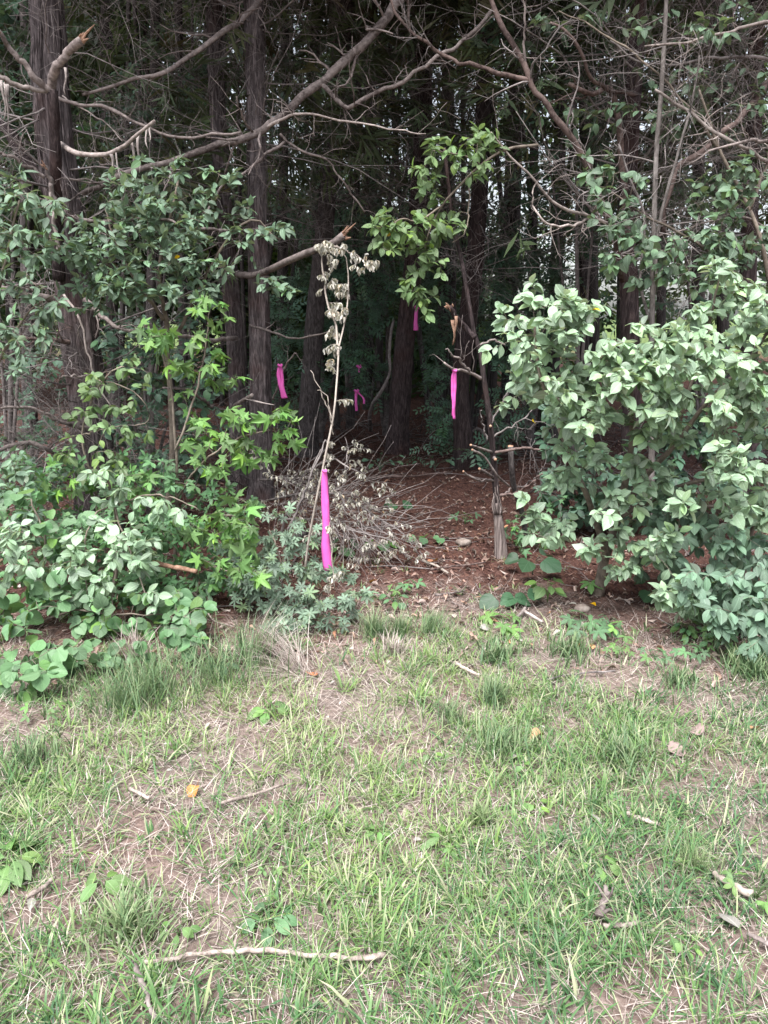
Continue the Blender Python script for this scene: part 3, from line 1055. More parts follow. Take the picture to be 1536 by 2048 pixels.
def shaggy(th, n, zr, radius, seed, mat):
    """loose stringy bark lying along the trunk, ends lifting away"""
    rr = np.random.default_rng(seed)
    o = np.argsort(th.path[:, 2])
    z0 = rr.uniform(zr[0], zr[1], n)
    L = rr.uniform(.12, .5, n)
    a = rr.uniform(0, 2 * np.pi, n)
    t = np.linspace(0, 1, 7)
    z = z0[:, None] - L[:, None] * t[None]
    c = np.stack([np.interp(z, th.path[o, 2], th.path[o, k]) for k in range(2)], -1)
    lift = rr.uniform(.0, .022, n)[:, None] * t[None] ** 2 + .002
    rad = np.interp(z, [zr[0], zr[1]], radius) * 1.03 + lift
    aa = a[:, None] + (rr.normal(size=n) * .12)[:, None] * t[None]
    p = np.stack([c[..., 0] + rad * np.cos(aa), c[..., 1] + rad * np.sin(aa), z], -1)
    w = rr.uniform(.003, .009, n)[:, None] * np.array([.4, 1, 1, .9, .8, .6, .2])[None]
    sd = np.stack([-np.sin(aa), np.cos(aa), 0 * aa], -1)
    nn = np.stack([np.cos(aa), np.sin(aa), 0 * aa], -1)
    V = np.stack([p - sd * w[..., None], p + nn * .003, p + sd * w[..., None]], 2)
    idx = np.arange(n * 21).reshape(n, 7, 3)
    q = np.concatenate([np.stack([idx[:, :-1, j], idx[:, 1:, j], idx[:, 1:, j + 1], idx[:, :-1, j + 1]], -1).reshape(-1, 4) for j in (0, 1)])
    th.part('loose_bark', mesh('loose_bark', V.reshape(-1, 3) - th.b, q, None, mat), kind='stuff')


# ---- the big forked cedar on the left
t1 = tree('cedar_tree', 'thick shaggy cedar trunk at far left with broken stubs and peeling bark', [(188, 900), (165, 700), (140, 500), (112, 300), (98, 130), (92, 0)], [4.75] * 7, 78, 50, M['cedar'], 7.0, 68, seed=3, amp=.22)
FB = 4.25
branch(t1, [(118, 560), (114, 420), (110, 300), (106, 180)], [4.60, 4.5, 4.42, 4.36], 26, 20, M['cedar_dark'], wig=.004, k=12)
branch(t1, [(106, 185), (70, 158), (45, 125), (20, 95), (0, 62)], [4.36, 4.3, 4.27, 4.25, 4.2], 15, 9, M['limb'], broken=.05, label='upturned branch stub with a torn orange end')
branch(t1, [(103, 175), (108, 140), (128, 112), (150, 95), (166, 84)], [4.36, 4.3, 4.26, 4.22, 4.2], 18, 15, M['limb'], broken=.075, k=12, label='thick broken branch stub with splintered orange wood')
branch(t1, [(104, 184), (60, 178), (25, 166), (-10, 148), (-60, 140)], [4.36, 4.3, 4.27, 4.25, 4.2], 10, 8, M['bleached'], twigs=3)
branch(t1, [(122, 288), (150, 305), (200, 311), (243, 296), (276, 266), (309, 241)], [4.5, 4.35, 4.25, 4.2, 4.15, 4.1], 11, 6, M['bleached'], wig=.004, label='bleached upturned branch with hanging bark strips')
branch(t1, [(100, 385), (104, 420), (112, 470), (118, 520)], [4.4, 4.4, 4.42, 4.45], 5, 9, M['bleached'])
branch(t1, [(112, 430), (104, 385), (98, 350), (88, 332)], [4.45, 4.42, 4.4, 4.38], 13, 8, M['limb'], broken=.04)
branch(t1, [(90, 355), (50, 330), (15, 312), (-30, 300)], [4.4, 4.35, 4.3, 4.3], 8, 5, M['limb'], twigs=3)
branch(t1, [(125, 425), (170, 441), (240, 443), (310, 435), (352, 447)], [4.6, 4.35, 4.2, 4.1, 4.0], 8, 5, M['limb'], twigs=5, tl=(.06, .25))
branch(t1, [(115, 196), (165, 212), (205, 214), (240, 230), (275, 246), (330, 268), (390, 276), (430, 268), (480, 266)], [4.6, 4.45, 4.4, 4.35, 4.3, 4.3, 4.3, 4.3, 4.3], 7, 5, M['limb'], twigs=6, tl=(.06, .3))
branch(t1, [(125, 192), (160, 215), (210, 245), (245, 280)], [4.6, 4.5, 4.45, 4.4], 3.5, 2, M['bleached'], twigs=3)
branch(t1, [(140, 612), (90, 596), (45, 588), (0, 578), (-60, 570)], [4.5, 4.35, 4.25, 4.2, 4.2], 17, 11, M['limb'], twigs=6, k=10)
branch(t1, [(128, 590), (150, 620), (168, 680), (190, 760), (230, 830)], [4.4, 4.3, 4.25, 4.2, 4.2], 5, 2.5, M['bleached'], twigs=4)
branch(t1, [(160, 680), (110, 682), (60, 680), (20, 690)], [4.7, 4.6, 4.5, 4.4], 10, 5, M['limb_red'], twigs=8)
branch(t1, [(170, 600), (215, 640), (250, 660), (300, 652)], [4.6, 4.5, 4.4, 4.3], 12, 5, M['limb'], twigs=6)
branch(t1, [(190, 752), (150, 752), (118, 756)], [4.4, 4.3, 4.2], 5, 4, M['bleached'])
branch(t1, [(135, 905), (100, 902), (50, 884), (0, 898), (-50, 905)], [4.5, 4.3, 4.2, 4.1, 4.0], 11, 8, M['limb'], twigs=8, k=8)
branch(t1, [(190, 860), (140, 850), (70, 820), (0, 815)], [4.6, 4.4, 4.2, 4.1], 9, 5, M['limb'], twigs=10)
branch(t1, [(96, 960), (60, 970), (25, 985), (-20, 985)], [4.2, 4.0, 3.9, 3.8], 6, 3, M['bleached'], twigs=5)
branch(t1, [(110, 395), (60, 330), (20, 270), (-40, 200)], [4.8, 4.9, 5.0, 5.1], 26, 20, M['cedar_dark'], k=12)
dead_limbs(t1, t1.path, 46, (.25, 3.6), (.4, 1.3), M['twig'], .007, (7, 4), n_parts=8)
dead_limbs(t1, t1.path, 30, (.1, 1.3), (.5, 1.4), M['twig_dark'], .007, (8, 6), n_parts=4)  # darker twig colour low on the trunk stands in for shade
for a, b in [((232, 305), (242, 385)), ((276, 268), (276, 345)), ((262, 282), (271, 330)), ((222, 308), (232, 345)), ((8, 165), (20, 275)), ((2, 160), (10, 240)), ((14, 168), (16, 225)), ((130, 135), (134, 190)), ((300, 250), (298, 285)), ((293, 250), (294, 300))]:
    strips(t1, [(P(*a, 4.2), P(*b, 4.2))], M['strip'], w=RND.uniform(.004, .008))
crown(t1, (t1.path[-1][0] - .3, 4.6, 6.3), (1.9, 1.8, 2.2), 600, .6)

# ---- the twin trunks
t2 = tree('cedar_tree', 'slimmer of the twin cedar trunks, close to the star leaved sapling', [(478, 900), (472, 700), (455, 500), (440, 300), (432, 130), (428, 0)], [6.1] * 7, 34, 23, M['cedar'], 7.2, 48, seed=8, amp=.22)
t3 = tree('cedar_tree', 'stouter of the twin cedar trunks with grey stringy bark', [(522, 900), (520, 700), (516, 500), (514, 300), (511, 130), (508, 0)], [5.7] * 7, 41, 28, M['cedar'], 7.4, 52, seed=14, amp=.22)
branch(t3, [(535, -30), (500, 25), (440, 70), (385, 108), (330, 142), (270, 157), (165, 190)], [5.4, 5.2, 5.0, 4.9, 4.8, 4.8, 4.8], 13, 6, M['limb'], twigs=12, tl=(.1, .4))
branch(t3, [(545, 447), (500, 458), (450, 461), (400, 455)], [5.2, 4.9, 4.6, 4.4], 5, 6, M['limb'], twigs=4)
branch(t3, [(500, 650), (545, 666), (600, 676), (657, 664)], [5.5, 5.2, 4.9, 4.7], 5, 3, M['limb'], twigs=6, tl=(.05, .14), sub=0)
branch(t2, [(476, 549), (510, 550), (560, 530), (620, 503), (660, 490), (688, 470)], [5.7, 5.0, 4.6, 4.4, 4.3, 4.25], 12, 15, M['limb'], wig=.004, k=12, broken=.085, label='upturned branch with a torn orange end hung with withered leaves')
branch(t2, [(330, 676), (380, 672), (412, 681), (455, 678), (470, 678)], [4.4, 4.7, 5.0, 5.5, 6.0], 6, 9, M['bleached'])
branch(t2, [(482, 830), (430, 815), (400, 795), (380, 780), (330, 775)], [5.9, 5.2, 4.6, 4.4, 4.2], 9, 4, M['limb'], twigs=4)
branch(t2, [(482, 820), (462, 818), (490, 798), (504, 790)], [5.9, 4.6, 4.3, 4.2], 10, 7, M['limb'], wig=.003)
strips(t2, [(P(490, 797, 4.25), P(547, 810, 4.15))], M['bleached'], w=.016, name='bark_shard')
branch(t3, [(545, 800), (560, 760), (575, 725), (592, 706)], [5.6, 5.5, 5.4, 5.3], 4, 3, M['limb'], twigs=3)
dead_limbs(t2, t2.path, 56, (1.9, 5.0), (.5, 1.5), M['twig'], .007, (7, 4), n_parts=8)
dead_limbs(t3, t3.path, 60, (1.9, 5.2), (.5, 1.6), M['twig'], .007, (7, 4), n_parts=8)
crown(t2, (t2.path[-1][0] - .4, 6.4, 6.6), (1.9, 1.7, 2.2), 600, .6)
crown(t3, (t3.path[-1][0] + .3, 5.4, 6.9), (1.9, 1.8, 2.2), 600, .6)

shaggy(t1, 260, (.3, 3.4), (.115, .085), 4, M['cedar'])
shaggy(t2, 170, (.3, 3.9), (.066, .050), 5, M['cedar'])
shaggy(t3, 200, (.3, 3.9), (.076, .058), 6, M['cedar'])

# ---- the leaning grey trunk behind the withered spray, and the long limb it throws out to the left
t4 = tree('cedar_tree', 'grey trunk behind the hanging withered leaves, leaning right as it rises', [(614, 880), (630, 640), (648, 480), (668, 250), (690, 0)], [7.6] * 6, 38, 28, M['grey_bark'], 7.4, 32, seed=21)
branch(t4, [(850, -70), (800, 0), (745, 65), (700, 115), (640, 168), (590, 210), (540, 250), (470, 280), (400, 301), (330, 326), (240, 352), (165, 392)], [5.3, 5.1, 5.0, 4.95, 4.9, 4.85, 4.8, 4.75, 4.7, 4.65, 4.6, 4.6], 20, 10, M['limb'], n=60, k=12, wig=.016, twigs=22, tl=(.15, .5), label='long bare limb slanting down from top centre to the big cedar')
branch(t4, [(530, 258), (570, 236), (620, 227), (690, 240), (768, 256), (850, 266)], [4.8, 4.7, 4.6, 4.6, 4.6, 4.6], 6, 2.5, M['bleached'], twigs=8, tl=(.08, .3))
branch(t4, [(640, 165), (665, 190), (690, 215), (740, 190), (800, 165), (860, 125), (930, 78), (985, 20)], [4.9, 4.85, 4.8, 4.8, 4.8, 4.8, 4.9, 5.0], 9, 7, M['limb'], twigs=14, tl=(.1, .4), n=36)
branch(t4, [(560, 268), (600, 300), (650, 320), (690, 370), (730, 425)], [4.8, 4.8, 4.9, 4.9, 5.0], 5, 3, M['limb'], twigs=6)
branch(t4, [(570, 283), (530, 310), (490, 345), (450, 365), (410, 430)], [4.8, 4.7, 4.6, 4.5, 4.4], 6, 4, M['limb'], twigs=6)
dead_limbs(t4, t4.path, 72, (2.1, 5.5), (.6, 1.7), M['twig'], .007, (7, 4), n_parts=8)
crown(t4, (t4.path[-1][0], 7.6, 7.0), (1.9, 1.8, 2.1), 600, .6)

# ---- trees standing round the end of the path
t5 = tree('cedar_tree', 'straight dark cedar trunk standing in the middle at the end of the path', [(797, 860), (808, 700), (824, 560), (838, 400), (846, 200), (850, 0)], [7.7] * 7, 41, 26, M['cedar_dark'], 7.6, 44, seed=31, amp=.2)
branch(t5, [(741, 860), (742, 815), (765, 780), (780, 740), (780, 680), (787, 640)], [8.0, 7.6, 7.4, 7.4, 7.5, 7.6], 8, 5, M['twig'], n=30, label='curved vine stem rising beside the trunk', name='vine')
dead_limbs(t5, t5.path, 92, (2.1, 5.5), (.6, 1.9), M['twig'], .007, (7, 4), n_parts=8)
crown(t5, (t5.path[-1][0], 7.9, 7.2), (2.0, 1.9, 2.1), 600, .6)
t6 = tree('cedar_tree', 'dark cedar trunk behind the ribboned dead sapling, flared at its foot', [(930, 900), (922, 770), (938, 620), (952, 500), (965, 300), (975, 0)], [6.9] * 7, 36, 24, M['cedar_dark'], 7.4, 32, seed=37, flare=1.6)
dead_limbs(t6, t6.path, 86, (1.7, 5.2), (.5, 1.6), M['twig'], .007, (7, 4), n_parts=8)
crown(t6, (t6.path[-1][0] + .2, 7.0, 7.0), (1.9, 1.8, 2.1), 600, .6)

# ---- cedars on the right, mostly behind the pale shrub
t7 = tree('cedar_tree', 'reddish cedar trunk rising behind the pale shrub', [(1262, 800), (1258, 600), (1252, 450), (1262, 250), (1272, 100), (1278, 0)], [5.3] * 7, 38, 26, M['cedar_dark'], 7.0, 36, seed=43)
branch(t7, [(1246, 560), (1225, 450), (1190, 372), (1160, 303), (1125, 250), (1090, 208), (1060, 165), (1045, 125), (1010, 62), (980, -10), (965, -80)], [5.1, 4.8, 4.7, 4.65, 4.6, 4.6, 4.6, 4.6, 4.65, 4.7, 4.8], 14, 9, M['limb_red'], n=44, k=10, twigs=14, tl=(.12, .4), tmat=M['twig'], label='long red brown limb slanting up to the left across the gap')
branch(t7, [(1056, 160), (1000, 146), (940, 130), (895, 114), (840, 75), (790, 25), (770, -20)], [4.6, 4.6, 4.65, 4.7, 4.7, 4.8, 4.8], 9, 5, M['limb_red'], n=34, twigs=10, tl=(.1, .35), tmat=M['twig'])
branch(t7, [(1052, 140), (1050, 80), (1049, 5), (1048, -40)], [4.6, 4.6, 4.6, 4.6], 6, 3, M['limb'], twigs=5)
branch(t7, [(1062, 160), (1064, 130), (1090, 100), (1120, 55), (1160, 40)], [4.6, 4.55, 4.5, 4.5, 4.5], 4, 3, M['twig'], twigs=6)
branch(t7, [(1230, 450), (1180, 432), (1130, 418), (1085, 385), (1055, 345), (1010, 300), (985, 265)], [4.9, 4.5, 4.4, 4.35, 4.3, 4.3, 4.3], 8, 3, M['bleached'], n=34, twigs=14, tl=(.1, .35))
branch(t7, [(1180, 435), (1150, 450), (1100, 452), (1075, 430), (1065, 400), (1072, 365)], [4.5, 4.4, 4.3, 4.3, 4.3, 4.3], 6, 3, M['bleached'], twigs=6)
branch(t7, [(1270, 190), (1225, 180), (1180, 150), (1150, 80), (1100, 45)], [5.2, 4.9, 4.7, 4.6, 4.6], 9, 5, M['limb_red'], twigs=10, tmat=M['twig'])
branch(t7, [(1255, 480), (1230, 200), (1180, 190), (1140, 165)], [5.2, 5.0, 4.9, 4.8], 14, 8, M['limb_red'], twigs=8)
dead_limbs(t7, t7.path, 84, (1.6, 4.6), (.5, 1.5), M['twig'], .007, (7, 4), n_parts=8)
crown(t7, (t7.path[-1][0], 5.3, 6.2), (1.9, 1.7, 2.0), 600, .6)

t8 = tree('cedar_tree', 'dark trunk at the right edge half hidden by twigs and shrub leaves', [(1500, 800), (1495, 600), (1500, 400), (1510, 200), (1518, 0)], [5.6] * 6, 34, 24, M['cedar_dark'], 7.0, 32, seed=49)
branch(t8, [(1560, 130), (1536, 165), (1500, 212), (1472, 245), (1442, 268), (1395, 308), (1352, 338), (1335, 400), (1322, 470)], [5.0, 4.7, 4.6, 4.5, 4.45, 4.4, 4.4, 4.4, 4.4], 12, 10, M['limb_red'], n=34, twigs=12, tl=(.08, .3), tmat=M['twig'])
branch(t8, [(1590, 350), (1536, 322), (1480, 290), (1420, 254), (1362, 212), (1310, 176)], [4.6, 4.4, 4.3, 4.3, 4.3, 4.3], 9, 5, M['bleached'], twigs=14, tl=(.1, .35))
branch(t8, [(1600, 30), (1536, 46), (1470, 62), (1400, 80), (1330, 85), (1290, 88)], [4.6, 4.4, 4.3, 4.25, 4.25, 4.3], 7, 4, M['bleached'], twigs=12, tl=(.08, .3))
branch(t8, [(1600, 270), (1536, 280), (1480, 285), (1430, 300), (1380, 325)], [4.5, 4.3, 4.2, 4.2, 4.2], 8, 3, M['limb'], twigs=16, tl=(.1, .3))
branch(t8, [(1590, 130), (1500, 115), (1420, 118), (1340, 130), (1270, 122), (1220, 78)], [4.8, 4.7, 4.6, 4.6, 4.6, 4.6], 7, 3, M['twig'], twigs=14, tl=(.1, .35))
branch(t8, [(1590, 500), (1500, 440), (1440, 440), (1370, 460), (1300, 478)], [4.6, 4.4, 4.3, 4.3, 4.3], 6, 3, M['limb'], twigs=8)
dead_limbs(t8, t8.path, 90, (1.6, 4.6), (.5, 1.6), M['twig'], .007, (7, 4), n_parts=8, front=(math.pi * .95, .9))
crown(t8, (t8.path[-1][0] + .2, 5.7, 6.2), (2.0, 1.8, 2.0), 600, .6)

# ---- slim grey stems standing in the right-hand tangle
t9 = tree('young_tree', 'slim smooth grey stem rising straight behind the pale shrub', [(1303, 900), (1302, 760), (1304, 640), (1308, 450), (1313, 300), (1322, 190), (1330, 60), (1335, -40)], [4.35] * 9, 15, 7, M['grey_stem'], 4.2, 14, amp=.04, seed=55)
branch(t9, [(1305, 610), (1318, 450), (1336, 380), (1360, 292), (1385, 200), (1400, 110)], [4.35, 4.32, 4.3, 4.3, 4.3, 4.3], 8, 4, M['grey_stem'], wig=.004, twigs=6)
branch(t9, [(1298, 640), (1280, 560), (1290, 440), (1262, 360), (1238, 288)], [4.35, 4.4, 4.4, 4.4, 4.4], 7, 4, M['twig'], wig=.004, twigs=4)
dead_limbs(t9, t9.path, 12, (1.6, 3.2), (.3, .8), M['twig'], .005, (5, 3), n_parts=3)

# ---- the thin dead cedar beside the path
d7 = tree('dead_sapling', 'thin dead cedar beside the path with pale peeled foot and sawn stubs', [(997, 1040), (992, 985), (985, 893), (978, 830), (971, 780), (960, 704), (948, 667), (942, 629), (931, 565), (922, 515), (905, 440)], [4.2] * 10 + [4.25, 4.3], 14, 6.5, M['cedar_dark'], 2.3, 28, amp=.2, seed=61, base_px=1004, flare=.5)
pf = np.array([P(1004, ypix(4.2), 4.2), P(999, 1060, 4.2), P(993, 1005, 4.2)])
pf[0][2] = float(gz(pf[0][0], pf[0][1])) - .02
d7.part('peeled_foot', trunk_mesh('peeled_foot', pf, np.array([13.0, 9.8, 7.3]) * m_per_px(4.2) , M['peeled'], d7.b, 64, .02, .30, 5, 0.0), label='pale weathered peeled wood at the foot')
for k in range(9):
    a = k * .7
    x0, x1 = 996 + 7.5 * math.cos(a), 990 + 7 * math.cos(a)
    strips(d7, [(P(x0, 1030, 4.2 - .022 * math.sin(a) - .01), P(x1, RND.uniform(960, 1000), 4.2 - .02 * math.sin(a) - .008))], M['peeled'], w=.006, name='wood_splinter')
branch(d7, [(950, 675), (930, 655), (916, 642), (905, 622), (899, 614)], [4.2, 4.2, 4.15, 4.1, 4.08], 12, 11, M['cedar_dark'], wig=.003, k=10, broken=.035)
strips(d7, [(P(912, 632, 4.08), P(911, 685, 4.08)), (P(905, 640, 4.09), P(909, 690, 4.09))], M['splinter'], w=.009)
branch(d7, [(962, 757), (945, 748), (926, 741), (908, 739), (889, 725)], [4.2, 4.15, 4.1, 4.05, 4.0], 8, 4, M['limb'], wig=.003, twigs=3, sub=0)
branch(d7, [(940, 742), (925, 725), (910, 712), (890, 697)], [4.12, 4.1, 4.05, 4.0], 6, 3, M['limb'], twigs=2)
branch(d7, [(958, 690), (985, 680), (1010, 690)], [4.2, 4.2, 4.2], 5, 3, M['limb'])
branch(d7, [(986, 905), (965, 898), (942, 890)], [4.2, 4.1, 4.0], 6, 4.5, M['limb'], cut=True, wig=.002)
branch(d7, [(1018, 972), (995, 952), (970, 915), (945, 900)], [4.15, 4.05, 4.0, 3.95], 5, 4.5, M['limb'], cut=True, wig=.002)
branch(d7, [(988, 915), (990, 918), (991, 919)], [4.2, 4.13, 4.08], 7, 6, M['limb'], cut=True, wig=0)
branch(d7, [(988, 955), (972, 945), (959, 938)], [4.2, 4.12, 4.06], 6, 5, M['limb'], cut=True, wig=.001)
branch(d7, [(980, 855), (981, 853), (981, 852)], [4.2, 4.15, 4.12], 5, 5, M['limb'], cut=True, wig=0)
branch(d7, [(988, 962), (960, 960), (925, 944)], [4.2, 4.05, 3.95], 5, 4, M['limb'], cut=True)
branch(d7, [(988, 905), (1015, 900), (1050, 896), (1080, 900)], [4.2, 4.15, 4.1, 4.1], 6, 4, M['limb_red'], wig=.004)
branch(d7, [(986, 875), (1010, 860), (1045, 838), (1080, 805)], [4.2, 4.2, 4.2, 4.2], 4, 2.5, M['twig'], twigs=4)
branch(d7, [(978, 850), (998, 820), (1010, 790), (1030, 770)], [4.2, 4.2, 4.2, 4.2], 4, 2.5, M['twig'], twigs=3)
branch(d7, [(975, 880), (966, 850), (962, 820)], [4.2, 4.15, 4.1], 4, 2, M['twig'])
branch(d7, [(992, 990), (1030, 985), (1060, 970), (1085, 945)], [4.2, 4.2, 4.15, 4.1], 5, 3, M['limb_red'], twigs=6)

d8 = tree('cut_sapling', 'grey sapling stem sawn off at the top beside the peeled dead cedar', [(1047, 1040), (1040, 1010), (1027, 970), (1023, 930), (1021, 893)], [4.5, 4.45, 4.4, 4.35, 4.3, 4.3], 11, 11, M['grey_bark'], 0.0, 14, amp=.06, seed=65, base_px=1055, flare=.3)
e8 = P(1021, 893, 4.3)
d8.tubes('cut_end', np.array([e8 - [0, 0, .006], e8 + [0, -.002, .004]]), np.array([9.2, 8.8]) * .6 * m_per_px(4.3), 14, M['cut'])
branch(d8, [(1028, 972), (1010, 985), (1000, 992)], [4.38, 4.35, 4.3], 4, 3, M['limb'])
branch(d8, [(1030, 975), (1060, 965), (1085, 935)], [4.38, 4.35, 4.3], 4, 2, M['twig'], twigs=5)

# ---- thin green cedar sprays among the dead limbs
for th, c, rad, n in [(t7, (1.6, 5.9, 3.0), (1.1, .5, .9), 420), (t8, (2.6, 6.0, 2.9), (1.1, .5, .9), 420), (t6, (.9, 7.2, 3.5), (.9, .5, .8), 300), (t1, (-2.2, 5.6, 2.8), (1.0, .5, .9), 300), (t3, (-.9, 6.6, 3.2), (.9, .5, .7), 240), (t5, (.2, 8.3, 3.6), (1.0, .5, .7), 260)]:
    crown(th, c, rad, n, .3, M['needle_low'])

# ---- extra lower crown foliage above the view, added to darken the wood
for th, c, rad in [(t1, (-1.9, 4.9, 4.9), (1.6, 1.2, 1.0)), (t2, (-1.2, 6.2, 5.2), (1.5, 1.3, .9)), (t3, (-.4, 5.3, 4.9), (1.4, 1.1, .9)), (t4, (-.2, 7.6, 5.6), (1.6, 1.4, 1.0)), (t5, (.5, 7.6, 5.7), (1.7, 1.4, 1.0)), (t6, (1.0, 6.4, 5.3), (1.5, 1.3, .9)), (t7, (1.8, 5.0, 4.8), (1.6, 1.2, .9)), (t8, (3.0, 5.2, 4.8), (1.6, 1.3, 1.0))]:
    crown(th, c, rad, 520, .5)

# ---- slim trees deep in the wood
def far_tree(px, Y, w, lean=0, tall=7.5, limbs=26, zmin=1.9, label='slim dark trunk standing deep in the shaded woods', mat=None, cr=True, seed=0):
    yb = ypix(Y)
    t = tree('slim_tree', label, [(px + lean * .3, yb - 200), (px + lean * .7, 380), (px + lean, 0)], [Y] * 4, w, w * .7, mat or M['far_bark'], tall, 10, step=.16, group='slim trees deep in the woods', seed=seed, base_px=px)
    dead_limbs(t, t.path, limbs, (zmin, 5.6), (.6, 2.0), M['twig_dark'], .007, (4, 3), n_parts=0, seg=6)
    if cr:
        crown(t, (t.path[-1][0], Y, tall - .6), (1.8, 1.8, 2.0), 300, .5)
    return t


FAR = [(372, 8.2, 20, -15), (560, 9.6, 22, 10), (640, 10.5, 20, -10), (700, 9.4, 14, 20), (735, 11.5, 18, 5), (762, 12.5, 16, -20), (880, 10.5, 20, 15), (905, 12.0, 18, -5), (1010, 9.6, 24, 30),
       (1060, 11.0, 20, 10), (1100, 8.6, 26, 25), (1165, 9.2, 24, 5), (1190, 12.0, 22, -10), (1390, 8.4, 26, 10), (1450, 10.0, 24, -15), (300, 9.5, 22, 10), (230, 11.0, 24, -20), (60, 8.6, 26, -10),
       (20, 11.5, 22, 10), (415, 12.5, 18, 0), (-120, 7.0, 40, -30), (-260, 9.5, 36, -20), (1640, 7.2, 42, 25), (1760, 9.8, 34, 20), (960, 14.0, 18, 0), (670, 14.0, 16, 0), (820, 14.5, 16, 8), (1320, 12.0, 20, 8), (500, 14.0, 16, 0), (1240, 14.0, 16, 6)]
rf = random.Random(77)
for k in range(26):                                   # thin dead poles crowding the middle and right
    FAR.append((rf.choice([rf.uniform(650, 1020), rf.uniform(560, 1250), rf.uniform(180, 600)]), rf.uniform(8.3, 12), rf.uniform(6, 11), rf.uniform(-110, 110)))
MARKS = [(188, 'big forked cedar'), (520, 'stouter twin trunk'), (640, 'leaning grey trunk'), (805, 'middle dark trunk'), (930, 'flared cedar'), (1260, 'reddish cedar'), (1500, 'trunk at the right edge')]
ORD = ['first', 'second', 'third', 'fourth', 'fifth', 'sixth', 'seventh', 'eighth', 'ninth', 'tenth', 'eleventh', 'twelfth', 'thirteenth', 'fourteenth', 'fifteenth']
slots = {}
for k, (x, Y, w, ln) in enumerate(FAR):
    mk = min(MARKS, key=lambda q: abs(q[0] - x))
    slots.setdefault((mk[1], 'left' if x < mk[0] else 'right', 'slim dark trunk' if k < 30 else 'thin dead pole'), []).append((abs(x - mk[0]), k))
FARLAB = {}
for (mk, sd, kd), lst in slots.items():
    for j, (_, k) in enumerate(sorted(lst)):
        FARLAB[k] = f'{ORD[j]} {kd} {sd} of the {mk}, deep in the shade'
for k, (x, Y, w, ln) in enumerate(FAR):
    far_tree(x, Y, w, ln, seed=70 + k, limbs=(24 if 650 < x < 1250 else 16) if k < 30 else 6, cr=k < 30, tall=7.5 if k < 30 else 5.5, label=FARLAB[k])

